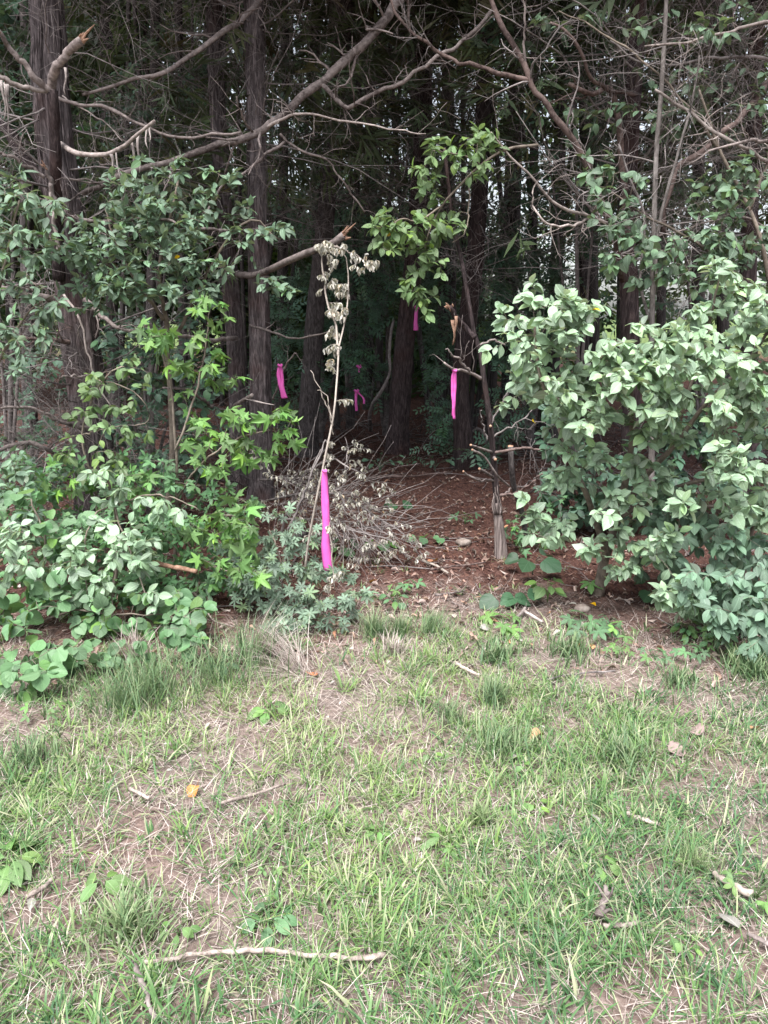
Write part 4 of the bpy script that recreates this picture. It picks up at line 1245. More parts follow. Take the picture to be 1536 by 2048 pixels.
# ------------------------------------------------------------------ shrubs, saplings, vines
def shrub(name, label, cat, base, limbs, blobs, kind, mat, size, per=8, stem=None, arch=.12, side=.8, droop=.25, nb=(0, -.38, .8), nj=.42,
          t0=.35, n_parts=300, whorl=3, group=None, twig_r=.0026, leaf_name='leaf', rest='foliage', limb_name='stem', seed=1, gang=True, clump=1):
    """limbs: photo polylines (pix, Y, w0, w1); blobs: (px, py, rx, ry, Y, dY, n) where twig tips should end"""
    rng = np.random.default_rng(seed)
    base = np.asarray(base, float)
    th = Thing(name, base, label, cat, group)
    stem = stem or M['green_twig']
    S = []
    for pix, Y, w0, w1 in limbs:
        pts = PX(pix, Y) if not isinstance(pix, np.ndarray) else pix
        Ym = pts[:, 1].mean()
        p, r = smooth(pts, 24, np.linspace(w0, w1, len(pts)) * .5 * mpp(pts))
        p = wiggle(p, .008, rng.random() * 60)
        th.tubes(limb_name, p, r, 8, stem)
        S.append(p[5:])
    S = np.concatenate(S)
    tg = []
    for (px, py, rx, ry, Y, dY, n) in blobs:
        nc = max(1, n // clump)
        a, q = rng.uniform(0, 2 * np.pi, nc), np.sqrt(rng.random(nc))
        ci = rng.integers(0, nc, n) if clump > 1 else np.arange(n)
        jx, jy, jd = (rng.normal(size=n) * (.26 if clump > 1 else 0) for _ in range(3))
        xs = (px + rx * q * np.cos(a))[ci] + jx * min(rx, 75)
        ysx = (py + ry * q * np.sin(a))[ci] + jy * min(ry, 75)
        for x, y, yy in zip(xs, ysx, (Y + rng.uniform(-1, 1, nc) * dY)[ci] + jd * dY * .5):
            t = P(x, y, yy)
            if t[2] > .03:
                tg.append(t)
    tg = np.array(tg)
    dd = np.min(np.linalg.norm(tg[:, None] - S[None, ::3], axis=2), axis=1)
    tg = tg[np.argsort(dd)]
    tw = []
    for t in tg:
        d = np.linalg.norm(S - t, axis=1) + np.maximum(0, S[:, 2] - t[2]) * .25
        j = int(np.argmin(d))
        a = S[j]
        ln = np.linalg.norm(t - a)
        if ln < .03:
            continue
        c = (a + t) / 2 + np.array([0, 0, arch * ln]) + rng.normal(size=3) * .10 * ln
        s = np.linspace(0, 1, 7)[:, None]
        p = (1 - s) ** 2 * a + 2 * s * (1 - s) * c + s * s * t
        tw.append(p)
        if gang:
            S = np.concatenate([S, p[3:]])
    tw = np.array(tw)
    ln = np.linalg.norm(tw[:, -1] - tw[:, 0], axis=1)
    Rr = twig_r * np.clip(ln / .4, .6, 1.8)[:, None] * np.linspace(1, .4, 7)[None]
    th.part('twigs', join_mesh('twigs', [tubes(tw, Rr, 4)], th.b, stem), kind='stuff')
    # leaves: along the last .3 m of each twig, alternating, and a few round its tip
    L = Leaves(kind, mat)
    m = len(tw)
    nb = np.asarray(nb, float)
    for k in range(per + whorl):
        if k < per:
            tt = 1 - np.minimum(1 - t0, .36 / np.maximum(ln, .05)) * (k + rng.uniform(-.4, .4, m)) / per
            tt = np.clip(tt, .05, 1) * 6
        else:
            tt = np.full(m, 5.98)
        i = np.minimum(tt.astype(int), 5)
        f = (tt - i)[:, None]
        p = tw[np.arange(m), i] * (1 - f) + tw[np.arange(m), i + 1] * f
        T = norm(tw[np.arange(m), i + 1] - tw[np.arange(m), i])
        sd = norm(np.cross(T, nb[None] + rng.normal(size=(m, 3)) * .3)) * (1 if k % 2 else -1)
        if k >= per:
            ang = (k - per) * 2 * np.pi / max(1, whorl) + rng.uniform(0, 1, m)
            up = np.cross(sd, T)
            sd = sd * np.cos(ang)[:, None] + up * np.sin(ang)[:, None]
        d = norm(T * rng.uniform(.2, .7, m)[:, None] + sd * side + np.array([0, 0, -droop]) + rng.normal(size=(m, 3)) * .22)
        nn = norm(nb + rng.normal(size=(m, 3)) * nj + sd * .15)
        keep = rng.random(m) < .92
        sz = size * rng.uniform(.5, 1.18, m) * (1 if k < per else .85)
        L.add(p[keep], d[keep], nn[keep], sz[keep])
    put_leaves(th, L, n_parts, leaf_name, rest, rng)
    th.tips = tw[:, -1]
    return th


def gbase(px, Y):
    b = P(px, ypix(Y), Y)
    b[2] = float(gz(b[0], b[1]))
    return b


# ---- the big pale shrub on the right
b = gbase(1195, 3.55)
yb = ypix(3.55)
s1 = shrub('silver_leaf_shrub', 'big pale grey green shrub on the right beside the path mouth', 'shrub', b,
      [([(1195, yb + 8), (1205, 1130), (1225, 1060), (1245, 980), (1262, 880), (1260, 760), (1240, 680)], [3.55, 3.55, 3.55, 3.5, 3.5, 3.45, 3.4], 22, 7),
       ([(1200, yb + 6), (1212, 1110), (1190, 1040), (1150, 930), (1110, 830), (1080, 740), (1070, 640)], [3.56, 3.5, 3.45, 3.4, 3.35, 3.3, 3.3], 16, 5),
       ([(1222, 1070), (1270, 980), (1340, 900), (1420, 800), (1500, 720), (1560, 620)], [3.55, 3.55, 3.5, 3.45, 3.4, 3.4], 14, 5),
       ([(1230, 1040), (1300, 1000), (1400, 960), (1500, 960), (1580, 980)], [3.55, 3.5, 3.45, 3.4, 3.35], 11, 5),
       ([(1340, 900), (1400, 720), (1430, 600), (1440, 540)], [3.5, 3.45, 3.4, 3.4], 8, 3)],
      [(1090, 660, 95, 75, 3.25, .22, 63), (1180, 730, 150, 80, 3.2, .22, 87), (1320, 740, 150, 75, 3.2, .25, 87), (1460, 740, 130, 80, 3.2, .28, 81), (1560, 700, 100, 130, 3.2, .35, 43), (1680, 760, 120, 180, 3.3, .3, 50), (1680, 1000, 100, 120, 3.3, .3, 26),
       (1060, 760, 50, 50, 3.3, .15, 17), (1110, 810, 75, 65, 3.25, .22, 34), (1240, 830, 120, 60, 3.15, .2, 43), (1390, 850, 130, 70, 3.2, .25, 46), (1500, 880, 90, 110, 3.2, .3, 34),
       (1120, 900, 60, 50, 3.25, .15, 13), (1230, 940, 100, 50, 3.15, .18, 18), (1160, 985, 50, 40, 3.2, .14, 11), (1250, 1000, 70, 50, 3.1, .15, 18), (1350, 960, 80, 60, 3.3, .2, 14),
       (1110, 1040, 50, 50, 3.2, .12, 14), (1310, 1040, 60, 40, 3.1, .12, 17), (1200, 1090, 55, 40, 3.25, .12, 14), (1290, 1120, 70, 40, 3.15, .12, 20), (1350, 1180, 60, 50, 3.05, .12, 20), (1400, 1200, 40, 30, 3.0, .1, 8),
       (1440, 560, 40, 55, 3.35, .12, 14), (1390, 640, 45, 35, 3.3, .12, 10), (1500, 610, 70, 60, 3.3, .2, 31), (1480, 980, 80, 70, 3.15, .2, 37), (1510, 1060, 50, 50, 3.15, .15, 17), (1060, 1080, 20, 20, 3.2, .05, 2), (1075, 562, 8, 16, 3.28, .03, 3), (1062, 590, 12, 12, 3.28, .03, 3), (990, 640, 12, 14, 3.25, .04, 3), (984, 700, 8, 8, 3.25, .03, 2), (1000, 610, 8, 8, 3.25, .03, 2), (1020, 800, 16, 14, 3.3, .05, 3), (998, 812, 10, 10, 3.3, .03, 2), (1275, 650, 10, 10, 3.2, .03, 2), (1210, 620, 20, 12, 3.3, .04, 3), (1045, 985, 14, 12, 3.2, .04, 2), (1085, 1085, 12, 10, 3.2, .03, 2)],
      'broad', M['silver'], .063, per=6, whorl=3, clump=6, seed=101, arch=.10, droop=.22, n_parts=300)

# ---- the darker drooping shrub at the right edge
b = gbase(1470, 3.75)
s2 = shrub('drooping_shrub', 'darker shrub at the right edge, its leafy branches drooping to the grass', 'shrub', b,
      [([(1470, ypix(3.75) + 6), (1475, 1100), (1460, 1030), (1430, 990), (1400, 1020)], [3.75, 3.75, 3.7, 3.6, 3.5], 13, 4),
       ([(1480, ypix(3.75) + 6), (1500, 1080), (1520, 1000), (1510, 960)], [3.76, 3.7, 3.6, 3.5], 12, 4),
       ([(1460, 1030), (1400, 1010), (1340, 1030), (1310, 1080)], [3.7, 3.6, 3.55, 3.5], 8, 3)],
      [(1330, 1020, 90, 90, 3.6, .2, 40), (1400, 1100, 90, 80, 3.45, .2, 46), (1480, 1120, 80, 90, 3.25, .2, 50), (1440, 1200, 80, 55, 3.0, .12, 40), (1480, 1245, 60, 40, 2.86, .08, 26), (1510, 1285, 30, 25, 2.75, .04, 12), (1560, 1180, 60, 120, 3.0, .2, 26), (1680, 1150, 90, 120, 3.1, .2, 30),
       (1300, 1140, 40, 50, 3.5, .1, 10), (1400, 980, 70, 40, 3.6, .15, 14)],
      'oval', M['silver_dark'], .070, per=6, whorl=3, clump=3, seed=103, arch=.25, droop=.45, n_parts=300)

# ---- leafy sprays in the right-hand tangle
b = gbase(1560, 4.6)
s3 = shrub('leafy_sapling', 'sparse dull green leaves scattered through the twigs at upper right', 'sapling', b,
      [([(1560, ypix(4.6) + 4), (1560, 800), (1540, 560), (1500, 420), (1440, 300), (1400, 180)], [4.6, 4.5, 4.4, 4.4, 4.4, 4.4], 14, 4),
       ([(1548, 620), (1460, 540), (1380, 480), (1290, 430), (1220, 380)], [4.45, 4.3, 4.25, 4.25, 4.25], 8, 3),
       ([(1500, 420), (1540, 300), (1560, 150), (1540, 20)], [4.4, 4.4, 4.4, 4.4], 6, 3),
       ([(1440, 300), (1330, 160), (1200, 60), (1120, 20)], [4.4, 4.4, 4.4, 4.45], 6, 2)],
      [(1230, 400, 60, 90, 4.2, .12, 34), (1270, 520, 70, 60, 4.15, .12, 31), (1400, 520, 90, 60, 4.15, .15, 49), (1480, 470, 70, 60, 4.15, .15, 37), (1500, 360, 50, 50, 4.1, .12, 23), (1440, 390, 60, 50, 4.3, .15, 20),
       (1190, 340, 40, 50, 4.25, .1, 11), (1420, 60, 40, 30, 4.15, .06, 8), (1330, 60, 90, 60, 4.6, .2, 17), (1140, 40, 80, 40, 4.7, .2, 14), (1450, 180, 90, 70, 4.5, .2, 17), (1300, 200, 100, 80, 4.7, .2, 17), (1500, 20, 60, 30, 4.5, .1, 11), (1500, 600, 60, 40, 4.1, .1, 11), (1160, 230, 80, 60, 4.8, .2, 11)],
      'broad', M['tangle_leaf'], .064, per=3, whorl=3, seed=107, n_parts=260)

# ---- the green branch hanging over the path
b = P(1075, 290, 4.45)
s4 = shrub('hanging_branch', 'fresh green leafy branch hanging down over the path mouth', 'branch', b,
      [([(1075, 290), (1010, 300), (960, 330), (915, 378), (885, 410), (860, 460), (845, 510), (838, 560)], [4.45, 4.3, 4.25, 4.2, 4.2, 4.2, 4.2, 4.2], 6, 2.5),
       ([(885, 410), (845, 438), (800, 440), (760, 455)], [4.2, 4.15, 4.1, 4.1], 4, 2),
       ([(938, 370), (938, 420), (930, 465), (905, 485)], [4.2, 4.2, 4.15, 4.15], 3, 2),
       ([(960, 330), (930, 310), (900, 305), (860, 300)], [4.25, 4.2, 4.2, 4.2], 4, 2)],
      [(900, 300, 45, 30, 4.2, .08, 11), (945, 310, 40, 45, 4.2, .1, 14), (860, 350, 40, 40, 4.2, .08, 12), (770, 440, 35, 35, 4.1, .06, 10), (790, 470, 50, 30, 4.1, .06, 12), (830, 460, 40, 35, 4.1, .06, 9), (840, 510, 35, 30, 4.15, .06, 7), (820, 560, 30, 35, 4.15, .06, 9), (870, 520, 25, 40, 4.15, .06, 7), (840, 590, 30, 25, 4.15, .05, 6), (850, 625, 10, 14, 4.15, .03, 2), (900, 465, 40, 25, 4.15, .06, 8), (880, 415, 40, 25, 4.18, .06, 8), (975, 290, 30, 40, 4.3, .06, 9)],
      'oval', M['hang'], .068, per=4, whorl=3, seed=109, n_parts=280, arch=-.05, droop=.35, limb_name='twig')

# ---- the olive shrub in front of the big cedar
b = gbase(330, 4.35)
s5 = shrub('olive_shrub', 'dense grey green shrub in front of the twin trunks, above the star leaves', 'shrub', b,
      [([(330, ypix(4.35) + 5), (345, 900), (340, 760), (330, 640), (320, 540), (340, 430), (360, 350)], [4.35, 4.35, 4.3, 4.25, 4.2, 4.2, 4.2], 14, 4),
       ([(335, 700), (390, 600), (440, 500), (500, 440), (560, 480)], [4.28, 4.2, 4.15, 4.15, 4.15], 8, 3),
       ([(328, 640), (270, 560), (230, 480), (210, 420)], [4.25, 4.15, 4.1, 4.1], 8, 3)],
      [(320, 380, 100, 55, 4.1, .15, 46), (250, 450, 90, 60, 4.05, .15, 44), (350, 450, 85, 60, 4.05, .15, 42), (290, 530, 130, 60, 4.0, .15, 64), (400, 530, 60, 50, 4.05, .15, 24), (480, 440, 35, 45, 4.1, .1, 9), (560, 460, 40, 25, 4.1, .1, 9), (520, 480, 50, 20, 4.1, .08, 6), (555, 572, 48, 22, 4.1, .08, 10), (250, 600, 90, 40, 4.0, .12, 28), (360, 600, 70, 35, 4.0, .12, 20), (170, 520, 60, 60, 4.0, .12, 20), (430, 365, 35, 30, 4.15, .1, 7)],
      'olive', M['olive_leaf'], .064, per=6, whorl=3, clump=3, seed=113, arch=.06, droop=.0, n_parts=300, nb=(0, -.3, .85))

b = gbase(-40, 3.9)
s6 = shrub('olive_shrub', 'pale green leafy shrub at the left edge in front of the big cedar', 'shrub', b,
      [([(-40, ypix(3.9) + 5), (-30, 900), (-20, 700), (10, 520), (40, 400)], [3.9, 3.9, 3.9, 3.85, 3.85], 13, 4),
       ([(-25, 760), (20, 680), (60, 620), (110, 590)], [3.9, 3.85, 3.8, 3.8], 6, 3)],
      [(40, 430, 80, 60, 3.8, .15, 28), (30, 520, 60, 60, 3.8, .15, 22), (60, 600, 60, 50, 3.75, .1, 16), (15, 690, 35, 70, 3.7, .1, 14), (30, 380, 50, 40, 3.9, .1, 14), (-60, 560, 60, 160, 3.8, .2, 16), (-180, 700, 110, 260, 3.8, .3, 50), (-160, 1050, 110, 140, 3.4, .3, 30), (110, 470, 50, 60, 3.85, .1, 14), (90, 640, 50, 50, 3.8, .1, 10), (20, 950, 50, 50, 3.5, .1, 14), (40, 1050, 60, 40, 3.4, .1, 14)],
      'olive', M['olive_leaf'], .064, per=5, whorl=3, seed=127, n_parts=200)

# ---- the star-leaved sapling
b = gbase(350, 3.75)
s7 = shrub('star_leaf_sapling', 'bright green sapling with star shaped leaves left of the path', 'sapling', b,
      [([(350, ypix(3.75) + 5), (352, 1000), (350, 880), (340, 780), (320, 690)], [3.75, 3.75, 3.72, 3.7, 3.7], 8, 3),
       ([(352, 1000), (400, 930), (470, 880), (540, 860)], [3.75, 3.65, 3.55, 3.5], 5, 2.5),
       ([(350, 900), (390, 790), (410, 700), (420, 620)], [3.72, 3.75, 3.8, 3.85], 5, 2.5),
       ([(352, 1060), (400, 1040), (450, 1030), (490, 1040)], [3.75, 3.5, 3.35, 3.25], 4, 2),
       ([(352, 1120), (400, 1130), (450, 1140), (510, 1145)], [3.75, 3.45, 3.2, 3.1], 4, 2)],
      [(310, 680, 45, 35, 3.65, .06, 8), (350, 700, 40, 35, 3.7, .06, 6), (420, 650, 50, 50, 3.8, .08, 8), (400, 600, 20, 15, 3.8, .03, 2), (440, 740, 50, 40, 3.8, .08, 8), (370, 760, 40, 40, 3.75, .08, 6), (400, 850, 55, 40, 3.7, .08, 8),
       (470, 860, 55, 40, 3.55, .08, 11), (555, 850, 40, 35, 3.48, .06, 7), (430, 910, 60, 35, 3.55, .08, 11), (500, 900, 50, 40, 3.5, .08, 8), (570, 880, 20, 15, 3.48, .03, 2), (260, 965, 40, 25, 3.6, .06, 6), (300, 990, 40, 25, 3.6, .06, 4),
       (340, 1050, 50, 25, 3.5, .06, 8), (420, 1045, 55, 32, 3.25, .06, 12), (470, 1020, 32, 35, 3.25, .05, 8), (480, 1068, 30, 22, 3.22, .05, 6), (435, 1125, 45, 22, 3.12, .04, 8), (495, 1140, 38, 25, 3.08, .04, 9), (110, 960, 40, 30, 3.7, .06, 5), (140, 985, 50, 20, 3.75, .06, 4)],
      'star', M['gum'], .112, per=2, whorl=2, seed=131, side=.55, droop=.45, nb=(0, -.55, .66), nj=.55, n_parts=290, arch=.15)

# ---- the small-leaved spray in front of the big cedar trunk
b = gbase(215, 3.9)
s8 = shrub('paired_leaf_vine', 'thin vine with pale paired oval leaves against the big cedar trunk', 'vine', b,
      [([(215, ypix(3.9) + 4), (190, 980), (165, 880), (190, 790), (230, 740), (270, 735)], [3.9, 3.85, 3.8, 3.8, 3.75, 3.75], 5, 2.5),
       ([(195, 760), (240, 770), (285, 800), (298, 840), (270, 850)], [3.8, 3.75, 3.7, 3.7, 3.7], 3, 2),
       ([(165, 870), (200, 860), (240, 850)], [3.8, 3.75, 3.7], 3, 2)],
      [(230, 760, 60, 25, 3.7, .06, 10), (270, 740, 40, 25, 3.72, .05, 6), (170, 770, 25, 30, 3.78, .05, 4), (190, 810, 35, 25, 3.75, .05, 5), (255, 810, 40, 35, 3.7, .05, 8), (275, 850, 30, 20, 3.7, .04, 5), (215, 850, 40, 15, 3.72, .04, 5), (160, 830, 20, 20, 3.8, .04, 3), (150, 910, 30, 40, 3.75, .06, 8), (200, 930, 50, 30, 3.7, .06, 8), (235, 940, 20, 15, 3.7, .04, 2), (270, 870, 30, 15, 3.7, .04, 3)],
      'broad', M['hang'], .058, per=3, whorl=3, seed=137, n_parts=200, limb_name='vine_stem')

# ---- the low hanging olive branch in front of the lower left growth
b = gbase(215, 3.4)
s9 = shrub('arching_shrub', 'grey green shrub at lower left with arching tips drooping to the grass', 'shrub', b,
      [([(225, ypix(3.4) + 4), (235, 1080), (225, 1010), (215, 960)], [3.4, 3.4, 3.3, 3.25], 9, 5),
       ([(222, 1010), (190, 1030), (172, 1080), (170, 1140), (175, 1190)], [3.3, 3.2, 3.12, 3.1, 3.1], 4, 2),
       ([(225, 1000), (245, 1060), (265, 1120), (290, 1180), (310, 1230)], [3.3, 3.2, 3.1, 3.05, 3.05], 4, 2),
       ([(230, 1040), (225, 1130), (226, 1200), (226, 1240)], [3.35, 3.15, 3.05, 3.05], 3, 2),
       ([(225, 1010), (300, 990), (360, 1000), (400, 1020)], [3.3, 3.25, 3.2, 3.2], 4, 2)],
      [(205, 970, 50, 40, 3.2, .1, 12), (230, 1020, 40, 40, 3.15, .1, 12), (165, 1080, 25, 50, 3.1, .06, 9), (175, 1160, 30, 40, 3.08, .05, 9), (245, 1100, 50, 60, 3.1, .08, 16), (290, 1160, 40, 50, 3.05, .06, 12), (225, 1200, 35, 50, 3.05, .05, 10), (310, 1220, 20, 40, 3.05, .05, 6), (330, 1010, 50, 30, 3.2, .06, 9), (280, 1080, 50, 60, 3.15, .08, 12), (225, 1250, 15, 15, 3.05, .03, 3), (40, 1110, 60, 60, 3.1, .1, 14), (100, 1120, 40, 50, 3.15, .1, 8)],
      'oval', M['silver'], .064, per=5, whorl=3, clump=2, seed=139, arch=.0, droop=.35, n_parts=260)

# ---- round-leaved growth at lower left
b = gbase(70, 3.2)
s10 = shrub('round_leaf_shrub', 'low heap of broad round green leaves at lower left by the grass edge', 'shrub', b,
      [([(70, ypix(3.2) + 4), (75, 1180), (90, 1080), (60, 1000)], [3.2, 3.2, 3.25, 3.3], 8, 3),
       ([(72, 1250), (150, 1220), (240, 1230), (330, 1230)], [3.2, 3.1, 3.05, 3.05], 5, 2.5),
       ([(70, 1260), (20, 1250), (-40, 1240)], [3.2, 3.05, 3.0], 5, 2.5),
       ([(72, 1260), (60, 1290), (50, 1310)], [3.2, 2.85, 2.65], 4, 2),
       ([(330, 1230), (370, 1240), (400, 1245)], [3.05, 3.0, 3.0], 3, 2)],
      [(50, 1020, 60, 45, 3.35, .1, 10), (30, 1200, 60, 60, 3.05, .1, 15), (110, 1160, 60, 50, 3.15, .1, 12), (60, 1290, 75, 50, 2.72, .06, 20), (160, 1240, 70, 50, 3.05, .1, 16), (250, 1260, 60, 45, 3.0, .08, 14), (200, 1190, 60, 40, 3.15, .1, 10), (340, 1240, 55, 45, 2.98, .08, 14), (390, 1250, 40, 40, 2.98, .06, 9), (160, 1310, 70, 35, 2.66, .06, 14), (45, 1355, 55, 28, 2.5, .04, 12), (310, 1200, 60, 40, 3.1, .08, 10), (120, 1060, 60, 40, 3.3, .1, 8), (-50, 1200, 60, 130, 3.05, .15, 14), (360, 1280, 55, 30, 2.75, .04, 10), (260, 1295, 50, 28, 2.72, .04, 8)],
      'round', M['round'], .070, per=2, whorl=2, seed=149, side=.6, droop=.35, nb=(0, -.5, .75), nj=.4, n_parts=280, arch=.1)

# small dark leaves filling in below the lower left growth
b = gbase(120, 3.75)
s11 = shrub('bramble', 'dark small leaved bramble thicket behind the lower left leaves', 'bramble', b,
      [([(120, ypix(3.75) + 4), (120, 1100), (110, 1020)], [3.75, 3.75, 3.8], 6, 3), ([(260, ypix(3.7) + 4), (270, 1130), (300, 1060)], [3.7, 3.7, 3.75], 6, 3), ([(420, ypix(3.7) + 4), (430, 1120), (420, 1040)], [3.7, 3.7, 3.75], 5, 3)],
      [(80, 1080, 100, 80, 3.65, .2, 60), (250, 960, 110, 50, 3.75, .15, 40), (100, 940, 80, 50, 3.8, .15, 26), (220, 1100, 110, 90, 3.5, .15, 70), (350, 1110, 90, 80, 3.45, .15, 60), (450, 1120, 70, 70, 3.45, .15, 40), (60, 1220, 80, 60, 3.4, .15, 34), (200, 1230, 100, 50, 3.3, .12, 36), (330, 1190, 80, 50, 3.3, .12, 30), (20, 960, 60, 50, 3.9, .15, 20), (430, 1000, 80, 40, 3.7, .15, 20)],
      'tuftlet', M['creeper'], .085, per=3, whorl=2, seed=151, n_parts=200, nb=(0, -.5, .75))

# ---- low grey privet by the ribboned sapling
b = gbase(600, 3.35)
s12 = shrub('privet_bush', 'low narrow leaved grey green bush below the big pink ribbon', 'bush', b,
      [([(590, ypix(3.35) + 4), (580, 1180), (560, 1120), (540, 1060)], [3.35, 3.35, 3.35, 3.4], 5, 2.5), ([(620, ypix(3.35) + 4), (640, 1190), (660, 1160)], [3.35, 3.3, 3.25], 4, 2), ([(560, ypix(3.4) + 2), (530, 1190), (500, 1150)], [3.4, 3.35, 3.3], 4, 2)],
      [(545, 1070, 75, 45, 3.4, .12, 24), (600, 1110, 60, 40, 3.35, .1, 16), (580, 1160, 85, 45, 3.25, .12, 34), (650, 1165, 50, 40, 3.36, .06, 14), (515, 1180, 60, 50, 3.2, .12, 22), (600, 1215, 85, 35, 3.15, .1, 26), (690, 1215, 45, 28, 3.2, .06, 10), (505, 1100, 50, 45, 3.4, .12, 14), (720, 1195, 25, 25, 3.2, .05, 6), (540, 1250, 60, 20, 3.05, .06, 10), (640, 1250, 60, 15, 3.05, .06, 8), (480, 1140, 30, 40, 3.3, .1, 8)],
      'whorl', M['privet'], .066, per=3, whorl=2, clump=2, seed=157, n_parts=260, nb=(0, -.5, .75), nj=.45)

# ---- young plants at the foot of the sawn sapling
b = gbase(1075, 4.4)
shrub('ivy_plant', 'low plant with lobed leaves at the foot of the sawn sapling', 'plant', b,
      [([(1075, ypix(4.4) + 2), (1070, 1080), (1060, 1050)], [4.4, 4.4, 4.4], 3, 2)],
      [(1050, 1060, 40, 35, 4.3, .1, 14), (1090, 1080, 40, 35, 4.25, .1, 12), (1110, 1030, 40, 40, 4.3, .1, 10), (1060, 1110, 30, 20, 4.2, .05, 6)],
      'star', M['creeper'], .075, per=2, whorl=2, seed=163, n_parts=60, nb=(0, -.5, .7))

# ---- the ribboned withered sapling
b = gbase(600, 3.3)
ys = ypix(3.3)
s13 = shrub('withered_sapling', 'tall thin withered sapling tied with the big pink ribbon', 'sapling', b,
      [([(600, ys + 6), (620, 1066), (646, 947), (669, 810), (676, 712), (688, 651), (695, 572), (690, 515), (672, 490)], [3.3, 3.26, 3.28, 3.5, 3.75, 3.9, 4.05, 4.14, 4.16], 5, 2),
       ([(676, 712), (672, 655), (652, 591), (645, 515), (650, 490)], [3.75, 3.9, 4.03, 4.14, 4.16], 5, 2.5),
       ([(660, 490), (690, 500), (720, 515), (750, 545)], [4.15, 4.12, 4.1, 4.1], 4, 2),
       ([(665, 840), (650, 800), (622, 742)], [3.48, 3.48, 3.48], 2.5, 1.5),
       ([(667, 870), (655, 800), (637, 780)], [3.42, 3.42, 3.42], 2, 1.5),
       ([(646, 950), (655, 1010), (660, 1060), (664, 1120), (668, 1180)], [3.28, 3.25, 3.22, 3.2, 3.18], 4, 2)],
      [(655, 492, 22, 14, 4.12, .05, 14), (695, 498, 28, 15, 4.1, .05, 14), (730, 525, 24, 18, 4.08, .04, 14), (665, 540, 22, 35, 4.1, .04, 14), (685, 580, 15, 40, 4.06, .04, 9), (650, 570, 12, 30, 4.08, .04, 6), (668, 640, 16, 40, 3.92, .04, 12), (665, 690, 12, 25, 3.78, .03, 8), (685, 640, 8, 30, 3.9, .03, 5), (655, 725, 10, 10, 3.7, .03, 3), (640, 765, 12, 10, 3.48, .02, 3), (630, 752, 12, 10, 3.48, .02, 2), (690, 795, 8, 8, 3.52, .02, 1), (660, 1070, 10, 30, 3.2, .03, 4), (655, 890, 8, 25, 3.35, .03, 5), (672, 1160, 25, 25, 3.15, .03, 6)],
      'wither', M['wither'], .043, per=7, whorl=3, seed=167, side=.25, droop=1.3, n_parts=280, stem=M['twig_pale'], arch=.1, leaf_name='withered_leaf', rest='withered_leaves', t0=.2)

# ---- the heap of cut withered branches behind it
b = gbase(640, 4.3)
s14 = shrub('cut_brush', 'heap of cut branches with curled dry leaves beside the path', 'brush pile', b,
      [([(560, ypix(4.4) - 20), (600, 960), (660, 920), (700, 935), (735, 960)], [4.4, 4.4, 4.3, 4.2, 4.2], 6, 2),
       ([(540, 1000), (620, 985), (700, 1000), (760, 1040), (800, 1065), (840, 1110)], [4.4, 4.3, 4.2, 4.1, 4.0, 3.98], 6, 2),
       ([(560, 1040), (640, 1040), (700, 1060), (780, 1080), (820, 1120)], [4.3, 4.15, 4.05, 3.95, 3.95], 5, 2),
       ([(580, 1060), (602, 1000), (632, 930), (652, 880)], [4.0, 4.05, 4.1, 4.2], 5, 3),
       ([(575, 1060), (610, 985), (640, 900)], [3.95, 4.05, 4.15], 5, 3),
       ([(520, 960), (580, 955), (640, 960)], [4.5, 4.4, 4.3], 5, 2),
       ([(690, 940), (695, 900), (690, 875)], [4.25, 4.3, 4.3], 3, 1.5)],
      [(655, 895, 14, 25, 4.2, .06, 8), (690, 940, 50, 25, 4.2, .1, 20), (740, 1000, 50, 40, 4.15, .1, 22), (800, 1075, 45, 40, 4.0, .08, 22), (700, 1030, 60, 50, 4.1, .1, 30), (640, 1000, 50, 50, 4.15, .1, 26), (590, 960, 50, 40, 4.35, .1, 24), (560, 1010, 50, 50, 4.3, .1, 22), (760, 1090, 50, 30, 3.95, .06, 14), (840, 1115, 20, 12, 3.95, .04, 5), (690, 880, 15, 15, 4.3, .04, 4), (720, 900, 20, 30, 4.25, .05, 6), (530, 930, 40, 40, 4.4, .1, 14), (700, 1100, 50, 35, 3.9, .08, 14), (640, 1060, 40, 40, 4.0, .08, 12)],
      'wither', M['wither'], .036, per=4, whorl=2, seed=173, side=.4, droop=1.0, n_parts=280, stem=M['twig'], leaf_name='withered_leaf', rest='withered_leaves', t0=.2, arch=.05)
P1, R1 = grow(np.array([smooth(PX([(500, 960), (600, 960), (720, 1010), (800, 1080)], [4.4, 4.3, 4.15, 4.0]), 8), smooth(PX([(520, 1010), (600, 1010), (680, 1040), (740, 1100)], [4.35, 4.2, 4.1, 3.95]), 8)]), np.full((2, 8), .005), 110, .15, .65, n=6, wig=.2, rr=.5)
s14.part('twigs', join_mesh('twigs', [tubes(P1, R1, 3)], s14.b, M['twig']), kind='stuff')

